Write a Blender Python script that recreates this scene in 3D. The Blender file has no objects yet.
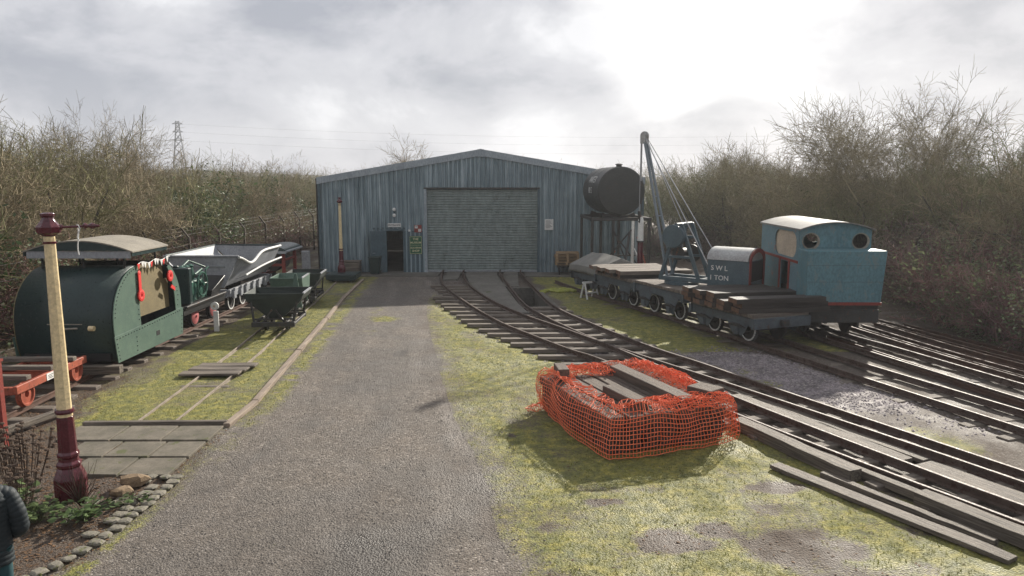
import bpy, math, random
import numpy as np
from mathutils import Vector, Matrix
R = math.radians
random.seed(7); rng = np.random.default_rng(7)
scene = bpy.context.scene
COL = scene.collection

# ------------------------------------------------------------------ camera, world, sun
cam_d = bpy.data.cameras.new('camera'); cam = bpy.data.objects.new('camera', cam_d); COL.objects.link(cam)
cam.location = (0, 0, 4.5); cam.rotation_euler = (R(90 - 8.2), 0, 0)
cam_d.sensor_width = 36; cam_d.lens = 36 * 750 / 1024; cam_d.clip_end = 5000; cam_d.clip_start = .1
scene.camera = cam
SUN_AZ, SUN_EL = R(30), R(26)          # azimuth clockwise from +Y

world = bpy.data.worlds.new('World'); scene.world = world; world.use_nodes = True
nt = world.node_tree; nt.nodes.clear()
def N(t, typ, **kw):
    n = t.nodes.new(typ)
    for k, v in kw.items():
        if k == 'op': n.operation = v
        else: setattr(n, k, v)
    return n
def L(t, a, b): t.links.new(a, b)
out = N(nt, 'ShaderNodeOutputWorld'); bg = N(nt, 'ShaderNodeBackground')
sky = N(nt, 'ShaderNodeTexSky'); sky.sky_type = 'NISHITA'; sky.sun_disc = False
sky.sun_elevation = SUN_EL; sky.sun_rotation = SUN_AZ
sky.air_density = 1.0; sky.dust_density = .8
tc = N(nt, 'ShaderNodeTexCoord')
sep = N(nt, 'ShaderNodeSeparateXYZ'); L(nt, tc.outputs['Generated'], sep.inputs[0])
# project the direction on a cloud layer overhead
zc = N(nt, 'ShaderNodeMath', op='ADD'); L(nt, sep.outputs[2], zc.inputs[0]); zc.inputs[1].default_value = .26
zm = N(nt, 'ShaderNodeMath', op='MAXIMUM'); L(nt, zc.outputs[0], zm.inputs[0]); zm.inputs[1].default_value = .05
dx = N(nt, 'ShaderNodeMath', op='DIVIDE'); L(nt, sep.outputs[0], dx.inputs[0]); L(nt, zm.outputs[0], dx.inputs[1])
dy = N(nt, 'ShaderNodeMath', op='DIVIDE'); L(nt, sep.outputs[1], dy.inputs[0]); L(nt, zm.outputs[0], dy.inputs[1])
cb = N(nt, 'ShaderNodeCombineXYZ'); L(nt, dx.outputs[0], cb.inputs[0]); L(nt, dy.outputs[0], cb.inputs[1])
def noise(t, vec, scale, detail=5, rough=.55, dist=0):
    n = N(t, 'ShaderNodeTexNoise'); n.inputs['Scale'].default_value = scale; n.inputs['Detail'].default_value = detail
    n.inputs['Roughness'].default_value = rough; n.inputs['Distortion'].default_value = dist
    if vec is not None: L(t, vec, n.inputs['Vector'])
    return n
def ramp(t, fac, stops, interp='LINEAR'):
    n = N(t, 'ShaderNodeValToRGB'); n.color_ramp.interpolation = interp
    while len(n.color_ramp.elements) < len(stops): n.color_ramp.elements.new(.5)
    for e, (p, c) in zip(n.color_ramp.elements, stops):
        e.position = p; e.color = (c[0], c[1], c[2], 1) if hasattr(c, '__len__') else (c, c, c, 1)
    L(t, fac, n.inputs[0]); return n
def mix(t, fac, a, b, mode='MIX'):
    n = N(t, 'ShaderNodeMix'); n.data_type = 'RGBA'; n.blend_type = mode
    for s, v in ((n.inputs[0], fac), (n.inputs[6], a), (n.inputs[7], b)):
        if hasattr(v, 'is_output'): L(t, v, s)
        elif hasattr(v, '__len__'): s.default_value = (v[0], v[1], v[2], 1)
        else: s.default_value = v
    return n.outputs[2]
cmap = N(nt, 'ShaderNodeMapping'); cmap.inputs['Scale'].default_value = (1, .8, 1.7); cmap.inputs['Location'].default_value = (3.7, 1.2, .4); L(nt, tc.outputs['Generated'], cmap.inputs[0])
n1 = noise(nt, cmap.outputs[0], 4.6, 9, .56, .22)
n2 = noise(nt, cmap.outputs[0], 1.1, 3, .5, .2)
cl = ramp(nt, n1.outputs['Fac'], [(.37, (3.25, 3.4, 3.85)), (.44, (4.0, 4.1, 4.5)), (.50, (4.9, 4.95, 5.3)), (.56, (5.4, 5.45, 5.75)), (.65, (7.2, 7.2, 7.4))])
big = ramp(nt, n2.outputs['Fac'], [(.3, .88), (.7, 1.12)])
clc = mix(nt, 1.0, cl.outputs[0], big.outputs[0], 'MULTIPLY')
# the bright break in the cloud, above and right of the crane, with a ragged edge
def glow(direction, inner, outer, gain, frag=.5):
    v = Vector(direction).normalized()
    d = N(nt, 'ShaderNodeVectorMath', op='DOT_PRODUCT'); nrm = N(nt, 'ShaderNodeVectorMath', op='NORMALIZE')
    L(nt, tc.outputs['Generated'], nrm.inputs[0]); L(nt, nrm.outputs[0], d.inputs[0]); d.inputs[1].default_value = v
    m = N(nt, 'ShaderNodeMath', op='MULTIPLY_ADD'); L(nt, n3.outputs['Fac'], m.inputs[0]); m.inputs[1].default_value = frag * (inner - outer); L(nt, d.outputs['Value'], m.inputs[2])
    r = N(nt, 'ShaderNodeMapRange'); r.interpolation_type = 'SMOOTHSTEP'
    r.inputs[1].default_value = outer; r.inputs[2].default_value = inner; r.inputs[3].default_value = 0; r.inputs[4].default_value = gain
    L(nt, m.outputs[0], r.inputs[0]); return r.outputs[0]
n3 = noise(nt, cmap.outputs[0], 5.0, 7, .58, .6)
def pdir(px, py):
    th = R(8.2); a = (px - 512) / 750; b = (288 - py) / 750
    return (a, math.cos(th) + b * math.sin(th), -math.sin(th) + b * math.cos(th))
g1 = glow(pdir(735, -45), 1.022, .994, 1.0, 1.35)
g2 = glow(pdir(940, -330), .99, .86, .06, .25)
g3 = glow(pdir(658, 62), 1.0022, .9990, .5, 1.9)
gs = N(nt, 'ShaderNodeMath', op='ADD'); L(nt, g1, gs.inputs[0]); L(nt, g3, gs.inputs[1])
gc = N(nt, 'ShaderNodeMath', op='MINIMUM'); L(nt, gs.outputs[0], gc.inputs[0]); gc.inputs[1].default_value = 1
c1 = mix(nt, g2, clc, (9.0, 8.9, 8.8))
c2 = mix(nt, gc.outputs[0], c1, (9.6, 9.5, 9.4))
# a paler band of thin cloud near the horizon
hz = N(nt, 'ShaderNodeMapRange'); hz.inputs[1].default_value = .0; hz.inputs[2].default_value = .14; hz.inputs[3].default_value = .30; hz.inputs[4].default_value = 0
L(nt, sep.outputs[2], hz.inputs[0])
c3 = mix(nt, hz.outputs[0], c2, (5.6, 5.7, 6.1))
fin = mix(nt, .96, sky.outputs[0], c3)
L(nt, fin, bg.inputs[0]); bg.inputs[1].default_value = .078
L(nt, bg.outputs[0], out.inputs[0])
world.cycles.sampling_method = 'AUTOMATIC'

sd = bpy.data.lights.new('sun', 'SUN'); sun = bpy.data.objects.new('sun', sd); COL.objects.link(sun)
sd.energy = 5.0; sd.angle = R(1.2); sd.color = (1, .93, .82)
sv = Vector((math.sin(SUN_AZ) * math.cos(SUN_EL), math.cos(SUN_AZ) * math.cos(SUN_EL), math.sin(SUN_EL)))
sun.rotation_euler = sv.to_track_quat('Z', 'Y').to_euler(); sun.location = (20, 30, 30)
vs = scene.view_settings; vs.view_transform = 'Standard'; vs.look = 'None'; vs.exposure = 0.64; vs.gamma = 1

# ------------------------------------------------------------------ materials
def newmat(name):
    m = bpy.data.materials.new(name); m.use_nodes = True; t = m.node_tree
    b = t.nodes['Principled BSDF']; return m, t, b
def pm(name, c1, c2=None, scale=3, rough=.6, metal=0, bump=.15, bscale=40, patch=None, pth=.6, spec=.4, stretch=None, rvar=.12):
    """two-tone noisy surface, optionally with rust / dirt patches"""
    m, t, b = newmat(name); tcx = N(t, 'ShaderNodeTexCoord'); vec = tcx.outputs['Object']
    if stretch:
        mp = N(t, 'ShaderNodeMapping'); mp.inputs['Scale'].default_value = stretch; L(t, vec, mp.inputs[0]); vec = mp.outputs[0]
    c2 = c2 or tuple(x * .65 for x in c1)
    a = noise(t, vec, scale, 6, .6); r = ramp(t, a.outputs['Fac'], [(.32, 0), (.68, 1)])
    col = mix(t, r.outputs[0], c1, c2)
    f = noise(t, vec, scale * 9, 4, .65); fr = ramp(t, f.outputs['Fac'], [(.3, .72), (.7, 1.18)])
    col = mix(t, 1, col, fr.outputs[0], 'MULTIPLY')
    rr = N(t, 'ShaderNodeMapRange'); rr.inputs[1].default_value = .3; rr.inputs[2].default_value = .7
    rr.inputs[3].default_value = max(.05, rough - rvar); rr.inputs[4].default_value = min(1, rough + rvar); L(t, f.outputs['Fac'], rr.inputs[0])
    L(t, rr.outputs[0], b.inputs['Roughness'])
    if patch:
        p = noise(t, vec, scale * 2.2, 8, .68, .4); pr = ramp(t, p.outputs['Fac'], [(pth - .03, 0), (pth + .03, 1)])
        col = mix(t, pr.outputs[0], col, patch)
    L(t, col, b.inputs['Base Color']); b.inputs['Metallic'].default_value = metal
    b.inputs['Specular IOR Level'].default_value = spec
    if bump:
        bn = noise(t, vec, bscale, 5, .65); bp = N(t, 'ShaderNodeBump'); bp.inputs['Strength'].default_value = bump; bp.inputs['Distance'].default_value = .02
        L(t, bn.outputs['Fac'], bp.inputs['Height']); L(t, bp.outputs[0], b.inputs['Normal'])
    return m
RUST = (.11, .045, .022)
M = {}
M['shed_blue'] = None
M['fascia'] = pm('fascia_steel', (.34, .385, .42), (.24, .28, .31), 2, .5, bump=.05, stretch=(1, 1, .4))
M['roof'] = pm('roof_sheet', (.26, .28, .29), (.2, .21, .21), 1.5, .6, bump=.05)
M['roller'] = pm('roller_door_steel', (.225, .27, .26), (.18, .215, .205), .7, .55, bump=.04, patch=(.07, .085, .075), pth=.66, stretch=(1, 1, .5))
M['frame_blue'] = pm('dark_blue_trim', (.075, .12, .145), (.05, .085, .1), 2, .5)
M['dark'] = pm('recess_shade', (.02, .02, .02), None, 3, .9)  # near-black colour on flat plates, painted shade for openings
M['concrete'] = pm('concrete', (.17, .158, .14), (.105, .10, .085), 1.2, .9, bump=.3, bscale=60, patch=(.075, .085, .04), pth=.64)
M['slabs'] = pm('paving_slab', (.19, .165, .13), (.10, .092, .068), 2, .88, bump=.35, bscale=50, patch=(.09, .095, .04), pth=.62)
M['oldwood'] = pm('weathered_sleeper', (.25, .21, .17), (.085, .07, .057), 2.6, .78, bump=.9, bscale=25, stretch=(.4, 4, 4))
M['oldwood_y'] = pm('weathered_timber', (.27, .225, .175), (.055, .045, .036), 2.6, .68, bump=1.0, bscale=30, stretch=(13, .5, 13), patch=(.045, .035, .028), pth=.62)
M['oldwood_b'] = pm('brown_timber', (.17, .13, .10), (.07, .055, .045), 3, .8, bump=.9, bscale=22, stretch=(5, .35, 5))
M['oldwood_dark'] = pm('dark_sleeper_wood', (.12, .10, .085), (.05, .042, .036), 2.6, .8, bump=.9, bscale=25, stretch=(.4, 4, 4))
M['darkwood_y'] = pm('creosoted_timber', (.065, .052, .043), (.03, .025, .021), 2.5, .6, bump=.5, bscale=22, stretch=(5, .35, 5))
M['darkwood_x'] = pm('creosoted_sleeper', (.06, .05, .042), (.028, .024, .021), 2.5, .62, bump=.5, bscale=22, stretch=(.35, 5, 5))
M['endgrain'] = pm('end_grain', (.18, .10, .06), (.09, .05, .03), 6, .85)
M['palewood'] = pm('pale_timber', (.42, .29, .17), (.30, .20, .11), 4, .8, stretch=(.5, 4, 4))
M['railtop'] = pm('rail_steel', (.12, .085, .068), (.065, .045, .035), 4, .6, metal=.1, bump=.3, patch=(.05, .022, .014), pth=.56)
M['rail_rust'] = pm('rusty_rail', (.12, .062, .04), (.06, .032, .023), 5, .6, metal=.15, bump=.4)
M['maroon'] = pm('maroon_paint', (.105, .012, .022), (.07, .010, .017), 3, .22, bump=.06, rvar=.06, spec=.6)
M['cream'] = pm('cream_paint', (.76, .61, .36), (.66, .53, .31), 2, .33, bump=.05, patch=(.38, .32, .2), pth=.72, rvar=.08)
M['lgreen'] = pm('dark_green_paint', (.022, .042, .040), (.016, .032, .032), 2, .36, bump=.08, patch=(.03, .05, .04), pth=.62)
M['mgreen'] = pm('mid_green_paint', (.105, .165, .125), (.075, .125, .10), 3, .48, bump=.12, patch=(.11, .15, .12), pth=.64)
M['engreen'] = pm('engine_green', (.035, .12, .085), (.02, .07, .05), 6, .4, bump=.2, patch=(.02, .02, .02), pth=.62)
M['olive'] = pm('olive_lining', (.21, .165, .08), (.15, .12, .06), 2, .7)
M['canopy_top'] = pm('canopy_canvas', (.30, .27, .22), (.22, .20, .165), 2, .85)
M['palegrey'] = pm('pale_grey_paint', (.36, .375, .40), (.25, .26, .275), 2, .5, patch=(.20, .17, .15), pth=.66)
M['white'] = pm('white_paint', (.78, .78, .76), (.62, .62, .60), 4, .5, patch=(.35, .33, .3), pth=.7)
M['skipdark'] = pm('skip_dark_paint', (.028, .040, .034), (.018, .026, .023), 3, .6, patch=(.05, .04, .03), pth=.64)
M['palerail'] = pm('pale_strip', (.33, .28, .22), (.20, .165, .13), 4, .8, bump=.3)
M['edging'] = pm('edging_board', (.36, .29, .225), (.20, .155, .12), 3, .85, bump=.6, stretch=(4, .4, 4))
M['black'] = pm('black_paint', (.022, .022, .022), (.014, .014, .014), 3, .45, patch=(.05, .035, .028), pth=.66)
M['tank'] = pm('tank_black', (.05, .052, .048), (.035, .037, .034), 1.2, .55, bump=.1, patch=(.06, .045, .035), pth=.64)
M['steel_dark'] = pm('dark_steel', (.05, .05, .048), (.03, .028, .026), 4, .55, patch=RUST, pth=.62)
M['wagon'] = pm('wagon_blue_grey', (.10, .125, .14), (.06, .072, .082), 3, .5, patch=(.07, .045, .032), pth=.62)
M['crane'] = pm('crane_blue', (.075, .115, .135), (.055, .085, .10), 3, .42, patch=(.04, .045, .05), pth=.66)
M['jibgrey'] = pm('jib_grey', (.21, .25, .28), (.15, .18, .20), 3, .45)
M['roofgrey'] = pm('cab_roof_grey', (.25, .245, .225), (.17, .16, .145), 2, .6, patch=(.22, .17, .13), pth=.66)
M['silver'] = pm('weathered_silver', (.42, .43, .42), (.30, .29, .28), 2, .4, metal=.2, patch=(.27, .13, .09), pth=.66)
M['locoblue'] = pm('faded_blue_paint', (.11, .225, .255), (.08, .175, .205), 1.8, .5, bump=.15, patch=(.13, .20, .21), pth=.57, stretch=(1, 1, .6))
M['locoblue2'] = pm('primer_blue_paint', (.15, .24, .27), (.11, .19, .22), 2, .6, patch=(.28, .15, .13), pth=.63)
M['red'] = pm('red_lead_paint', (.26, .042, .03), (.18, .03, .022), 4, .55, patch=(.12, .04, .03), pth=.64)
M['orange_red'] = pm('orange_red_paint', (.38, .09, .045), (.26, .06, .035), 4, .55, patch=(.10, .045, .03), pth=.62)
M['pink'] = pm('pink_wheel_paint', (.55, .17, .17), (.42, .12, .12), 6, .5, patch=(.18, .10, .09), pth=.66)
M['poppy'] = pm('poppy_red', (.75, .03, .02), (.6, .02, .02), 8, .6)
M['creamint'] = pm('cream_cab_lining', (.55, .46, .34), (.44, .36, .27), 2, .7, patch=(.30, .17, .10), pth=.68)
M['tarp'] = pm('grey_tarpaulin', (.22, .215, .195), (.16, .155, .14), 3, .75, bump=.35, bscale=14)
M['galv'] = pm('galvanised', (.38, .40, .42), (.28, .30, .32), 6, .4, metal=.4)
M['cable'] = pm('steel_cable', (.45, .46, .47), (.35, .35, .36), 10, .4, metal=.5)
M['net'] = pm('orange_net', (.92, .21, .085), (.80, .15, .055), 5, .45, bump=0)
M['signgreen'] = pm('sign_green', (.015, .11, .045), (.012, .09, .04), 4, .45, bump=0)
M['signtext'] = pm('sign_cream', (.75, .70, .45), None, 4, .6, bump=0)
M['whitetext'] = pm('white_lettering', (.75, .75, .72), (.55, .55, .52), 8, .6, bump=0)
M['inktext'] = pm('dark_lettering', (.04, .04, .05), None, 4, .6, bump=0)
M['stone'] = pm('yellow_stone', (.27, .19, .11), (.16, .115, .075), 6, .9, bump=.6)
M['cobble'] = pm('cobble_stone', (.25, .225, .18), (.15, .14, .11), 5, .85, bump=.5, patch=(.10, .11, .03), pth=.6)
M['jacket'] = pm('quilted_teal_nylon', (.012, .020, .024), (.008, .014, .018), 5, .65, bump=.25, bscale=18)
M['jeans'] = pm('teal_trousers', (.02, .075, .085), None, 5, .8)
M['skin'] = pm('skin', (.50, .30, .22), (.45, .26, .19), 6, .5, bump=.05)
M['hair'] = pm('brown_hair', (.06, .035, .02), None, 20, .6)
M['post'] = pm('concrete_post', (.085, .068, .05), (.05, .04, .03), 5, .9)
M['wire'] = pm('galvanised_wire', (.11, .105, .10), None, 5, .4, metal=.6, bump=0)
M['pylon'] = pm('pylon_steel', (.22, .24, .25), None, 5, .6, bump=0)
M['yellow'] = pm('yellow_grass_heap', (.34, .35, .07), (.22, .24, .05), 5, .9)

# corrugated shed cladding: vertical runs of weather, rust-dark stains near the top
m, t, b = newmat('shed_cladding'); tcx = N(t, 'ShaderNodeTexCoord'); mp = N(t, 'ShaderNodeMapping'); mp.inputs['Scale'].default_value = (5, 5, .25)
L(t, tcx.outputs['Object'], mp.inputs[0]); a = noise(t, mp.outputs[0], 1.3, 8, .7)
col = ramp(t, a.outputs['Fac'], [(.28, (.06, .095, .115)), (.43, (.155, .215, .24)), (.56, (.25, .32, .355)), (.70, (.50, .57, .60))])
p = noise(t, tcx.outputs['Object'], .55, 6, .65); pr = ramp(t, p.outputs['Fac'], [(.48, 0), (.72, .6)])
c = mix(t, pr.outputs[0], col.outputs[0], (.062, .10, .12))
mp2 = N(t, 'ShaderNodeMapping'); mp2.inputs['Scale'].default_value = (9, 9, .5); L(t, tcx.outputs['Object'], mp2.inputs[0])
s = noise(t, mp2.outputs[0], 1, 5, .7); sr = ramp(t, s.outputs['Fac'], [(.6, 0), (.7, .75)]); c = mix(t, sr.outputs[0], c, (.05, .065, .07))
L(t, c, b.inputs['Base Color']); b.inputs['Roughness'].default_value = .5; M['shed_blue'] = m

# twigs, bark, leaves: each tree takes its own tone
def plantmat(name, cols, rough=.8, trans=0):
    m, t, b = newmat(name); oi = N(t, 'ShaderNodeObjectInfo'); r = ramp(t, oi.outputs['Random'], [(i / (len(cols) - 1), c) for i, c in enumerate(cols)])
    g = N(t, 'ShaderNodeNewGeometry'); tcx = N(t, 'ShaderNodeTexCoord')
    n = noise(t, tcx.outputs['Object'], 1.3, 4, .6); nr = ramp(t, n.outputs['Fac'], [(.3, .6), (.7, 1.45)])
    c = mix(t, 1, r.outputs[0], nr.outputs[0], 'MULTIPLY')
    rr = ramp(t, g.outputs['Random Per Island'], [(0, .7), (1, 1.35)]); c = mix(t, 1, c, rr.outputs[0], 'MULTIPLY')
    L(t, c, b.inputs['Base Color']); b.inputs['Roughness'].default_value = rough; b.inputs['Specular IOR Level'].default_value = .25
    if trans:
        tr = N(t, 'ShaderNodeBsdfTranslucent'); L(t, c, tr.inputs[0]); ms = N(t, 'ShaderNodeMixShader'); ms.inputs[0].default_value = trans
        L(t, b.outputs[0], ms.inputs[1]); L(t, tr.outputs[0], ms.inputs[2]); L(t, ms.outputs[0], t.nodes['Material Output'].inputs[0])
    return m
M['twig_brown'] = plantmat('twigs_brown', [(.25, .19, .12), (.19, .165, .09), (.29, .235, .155), (.175, .16, .085), (.23, .185, .115)])
M['twig_olive'] = plantmat('twigs_olive', [(.16, .165, .075), (.21, .19, .09), (.14, .15, .07), (.24, .20, .105)])
M['bark'] = plantmat('bark', [(.12, .10, .08), (.10, .09, .065), (.13, .11, .085)])
M['leaf_dark'] = plantmat('evergreen_leaf', [(.05, .08, .03), (.065, .09, .035), (.05, .075, .04)], .55, .25)
M['leaf_bramble'] = plantmat('bramble_leaf', [(.09, .13, .06), (.13, .15, .08), (.15, .12, .08)], .5, .3)
M['cane'] = plantmat('bramble_cane', [(.22, .12, .10), (.19, .11, .11), (.20, .15, .11)])
M['leaf_bright'] = plantmat('garden_leaf', [(.085, .13, .045), (.12, .16, .06)], .4, .3)
M['dead'] = plantmat('dead_stalk', [(.06, .04, .028), (.07, .045, .03)])
M['grassblade'] = plantmat('grass_blade', [(.20, .20, .06), (.20, .20, .06)], .7, .3)
M['leaflitter'] = plantmat('leaf_litter', [(.13, .075, .04), (.13, .075, .04)], .8, 0)

# ------------------------------------------------------------------ mesh helpers
class MB:
    def __init__(s): s.v = []; s.f = []; s.mi = []; s.m = 0
    def add(s, vs_, fs, mi=None):
        o = len(s.v); s.v += [tuple(p) for p in vs_]; s.f += [tuple(i + o for i in f) for f in fs]
        s.mi += [s.m if mi is None else mi] * len(fs)
    def box(s, x0, x1, y0, y1, z0, z1, mi=None):
        s.add([(x0, y0, z0), (x1, y0, z0), (x1, y1, z0), (x0, y1, z0), (x0, y0, z1), (x1, y0, z1), (x1, y1, z1), (x0, y1, z1)],
              [(3, 2, 1, 0), (4, 5, 6, 7), (0, 1, 5, 4), (1, 2, 6, 5), (2, 3, 7, 6), (3, 0, 4, 7)], mi)
    def beam(s, p0, p1, w, h, mi=None, up=(0, 0, 1)):
        p0 = Vector(p0); p1 = Vector(p1); d = (p1 - p0).normalized(); u = Vector(up)
        if abs(d.dot(u)) > .98: u = Vector((0, 1, 0))
        a = d.cross(u).normalized() * w / 2; c = a.cross(d).normalized() * h / 2
        vs_ = [p + i * a + j * c for p in (p0, p1) for i, j in ((-1, -1), (1, -1), (1, 1), (-1, 1))]
        s.add(vs_, [(0, 1, 2, 3), (7, 6, 5, 4), (0, 4, 5, 1), (1, 5, 6, 2), (2, 6, 7, 3), (3, 7, 4, 0)], mi)
    def tube(s, pts, r, n=8, cap=True, mi=None):
        pts = [Vector(p) for p in pts]; rs = r if hasattr(r, '__len__') else [r] * len(pts)
        vs_ = []; fs = []; prev = None
        for i, p in enumerate(pts):
            d = (pts[min(i + 1, len(pts) - 1)] - pts[max(i - 1, 0)])
            d = d.normalized() if d.length > 1e-9 else Vector((0, 0, 1))
            if prev is None:
                u = Vector((0, 0, 1)) if abs(d.z) < .9 else Vector((1, 0, 0)); a = d.cross(u).normalized()
            else:
                a = prev - d * prev.dot(d); a = a.normalized() if a.length > 1e-6 else d.orthogonal().normalized()
            prev = a; c = d.cross(a)
            for k in range(n):
                q = 2 * math.pi * k / n; vs_.append(p + (a * math.cos(q) + c * math.sin(q)) * rs[i])
        for i in range(len(pts) - 1):
            for k in range(n):
                fs.append((i * n + k, i * n + (k + 1) % n, (i + 1) * n + (k + 1) % n, (i + 1) * n + k))
        if cap: fs.append(tuple(reversed(range(n)))); fs.append(tuple((len(pts) - 1) * n + k for k in range(n)))
        s.add(vs_, fs, mi)
    def lathe(s, prof, o=(0, 0, 0), axis='z', n=24, mi=None, cap=True, rot=0):
        """prof: list of (radius, height along axis)"""
        vs_ = []; fs = []; o = Vector(o)
        for r, h in prof:
            for k in range(n):
                q = 2 * math.pi * k / n + rot; a, b2 = r * math.cos(q), r * math.sin(q)
                p = {'z': (a, b2, h), 'x': (h, a, b2), 'y': (a, h, b2)}[axis]; vs_.append(o + Vector(p))
        for i in range(len(prof) - 1):
            for k in range(n):
                f = (i * n + k, i * n + (k + 1) % n, (i + 1) * n + (k + 1) % n, (i + 1) * n + k)
                fs.append(f if axis != 'y' else f[::-1])
        if cap: fs.append(tuple(reversed(range(n)))); fs.append(tuple((len(prof) - 1) * n + k for k in range(n)))
        s.add(vs_, fs, mi)
    def prism(s, poly, a0, a1, axis='z', mi=None):
        """poly 2-D, extruded along axis between a0 and a1"""
        def P(u, v, w): return {'z': (u, v, w), 'x': (w, u, v), 'y': (u, w, v)}[axis]
        n = len(poly); vs_ = [P(u, v, a0) for u, v in poly] + [P(u, v, a1) for u, v in poly]
        fs = [tuple(reversed(range(n))), tuple(range(n, 2 * n))] + [(k, (k + 1) % n, n + (k + 1) % n, n + k) for k in range(n)]
        s.add(vs_, fs, mi)
    def build(s, name, mats, parent=None, loc=None, rz=0, bevel=0, smooth=False):
        me = bpy.data.meshes.new(name); me.from_pydata(s.v, [], s.f)
        ms = mats if isinstance(mats, (list, tuple)) else [mats]
        for q in ms: me.materials.append(M[q] if isinstance(q, str) else q)
        if len(ms) > 1: me.polygons.foreach_set('material_index', s.mi)
        if smooth: me.shade_smooth()
        me.update()
        import bmesh
        if len(s.f) < 60000:
            bm = bmesh.new(); bm.from_mesh(me); bmesh.ops.recalc_face_normals(bm, faces=bm.faces); bm.to_mesh(me); bm.free()
        o = bpy.data.objects.new(name, me); COL.objects.link(o)
        if parent: o.parent = parent
        if loc: o.location = loc
        o.rotation_euler.z = rz
        if bevel:
            md = o.modifiers.new('bevel', 'BEVEL'); md.width = bevel; md.segments = 1; md.limit_method = 'ANGLE'
        return o
def auto(o, ang=35):
    me = o.data; me.shade_smooth()
    me.set_sharp_from_angle(angle=R(ang)); return o
def tag(o, label=None, cat=None, group=None, kind=None):
    if label: o['label'] = label
    if cat: o['category'] = cat
    if group: o['group'] = group
    if kind: o['kind'] = kind
    return o
def empty(name, loc, rz, label, cat, group=None):
    o = bpy.data.objects.new(name, None); COL.objects.link(o); o.location = loc; o.rotation_euler.z = rz
    o.empty_display_size = .2; return tag(o, label, cat, group)
def copy_tree(o, parent=None):
    c = o.copy(); COL.objects.link(c); c.parent = parent
    for ch in [x for x in bpy.data.objects if x.parent == o]: copy_tree(ch, c)
    return c
def text(s_, size, mat, parent, loc, rot, name='lettering', depth=.003, font_x=1):
    cu = bpy.data.curves.new('t', 'FONT'); cu.body = s_; cu.size = size; cu.extrude = depth; cu.align_x = 'CENTER'; cu.align_y = 'CENTER'; cu.resolution_u = 3; cu.offset = size * .012
    tmp = bpy.data.objects.new('t', cu); COL.objects.link(tmp); bpy.context.view_layer.update()
    me = bpy.data.meshes.new_from_object(tmp.evaluated_get(bpy.context.evaluated_depsgraph_get())); bpy.data.objects.remove(tmp); bpy.data.curves.remove(cu)
    me.materials.clear(); me.materials.append(M[mat]); me.name = name
    o = bpy.data.objects.new(name, me); COL.objects.link(o); o.parent = parent; o.location = loc; o.rotation_euler = rot; o.scale.x = font_x
    return o
# numpy value noise
_tab = rng.random((256, 256))
def vnoise(x, y, s=1.0, seed=0):
    x = np.asarray(x) * s + seed * 17.3; y = np.asarray(y) * s + seed * 9.1
    xi = np.floor(x).astype(int); yi = np.floor(y).astype(int); fx = x - xi; fy = y - yi; fx = fx * fx * (3 - 2 * fx); fy = fy * fy * (3 - 2 * fy)
    a = _tab[xi % 256, yi % 256]; b_ = _tab[(xi + 1) % 256, yi % 256]; c_ = _tab[xi % 256, (yi + 1) % 256]; d_ = _tab[(xi + 1) % 256, (yi + 1) % 256]
    return (a * (1 - fx) + b_ * fx) * (1 - fy) + (c_ * (1 - fx) + d_ * fx) * fy
def fbm(x, y, s=1.0, o=4, seed=0):
    r = 0; a = 1; t_ = 0
    for k in range(o): r = r + a * vnoise(x, y, s * 2 ** k, seed + k * 3); t_ += a; a *= .55
    return r / t_

def smooth_path(pts, step=.35):
    pts = [Vector((p[0], p[1], 0)) for p in pts]; P_ = [2 * pts[0] - pts[1]] + pts + [2 * pts[-1] - pts[-2]]; res = []
    for i in range(1, len(P_) - 2):
        a, b_, c_, d_ = P_[i - 1:i + 3]; n = max(2, int((c_ - b_).length / step))
        for k in range(n):
            t_ = k / n
            res.append(.5 * ((2 * b_) + (-a + c_) * t_ + (2 * a - 5 * b_ + 4 * c_ - d_) * t_ ** 2 + (-a + 3 * b_ - 3 * c_ + d_) * t_ ** 3))
    res.append(P_[-2]); return res

# key lines on the ground, metres, camera over the origin looking along +Y
A_L = [(-3.32, 36.3), (-3.30, 35.1), (-2.91, 31.4), (-1.74, 26.9), (-.45, 23.0), (.62, 20.7), (1.55, 18.9), (2.2, 17.85), (4.24, 13.48), (5.56, 10.85), (6.52, 9.02), (7.9, 6.2)]
A_R = [(-2.32, 36.3), (-2.31, 35.1), (-1.80, 31.2), (-.72, 27.0), (.38, 24.1), (1.42, 22.0), (2.36, 20.0), (3.1, 18.55), (4.85, 15.34), (6.84, 11.5), (9.0, 7.0)]
B_L = [(-.57, 36.3), (-.56, 35.1), (-.02, 30.0), (.48, 26.0), (1.09, 23.67), (1.75, 21.7), (2.62, 19.4), (4.53, 14.6), (6.2, 10.9), (7.0, 9.3), (8.3, 6.5)]
B_R = [(.43, 36.3), (.44, 35.1), (.95, 30.0), (1.52, 25.6), (2.35, 22.8), (3.62, 19.4), (4.54, 17.5), (5.3, 15.8), (7.65, 10.85), (9.6, 6.8)]
C_N = [(1.9, 32.6), (3.05, 28.96), (4.08, 26.4), (5.05, 24.0), (6.24, 20.87), (7.1, 18.4), (9.04, 12.85), (11, 7.5)]
C_dir = Vector((-.365, .931)); C_n = Vector((.931, .365))
C_F = [(x + .945, y + .33) for x, y in C_N]
D_N = [(8.35, 27), (8.5, 21.6), (9.19, 18.8), (10.27, 14.57), (11.5, 10)]
D_F = [(9.35, 27), (9.5, 21.8), (10.17, 19.05), (11.24, 14.85), (12.5, 10.3)]
F_L = [(-7.0, 13.5), (-7.30, 18.4), (-7.62, 22.3), (-8.05, 28.0), (-8.5, 33)]
F_R = [(-6.3, 13.5), (-6.55, 18.4), (-6.88, 22.3), (-7.33, 28.0), (-7.8, 33)]
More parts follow.
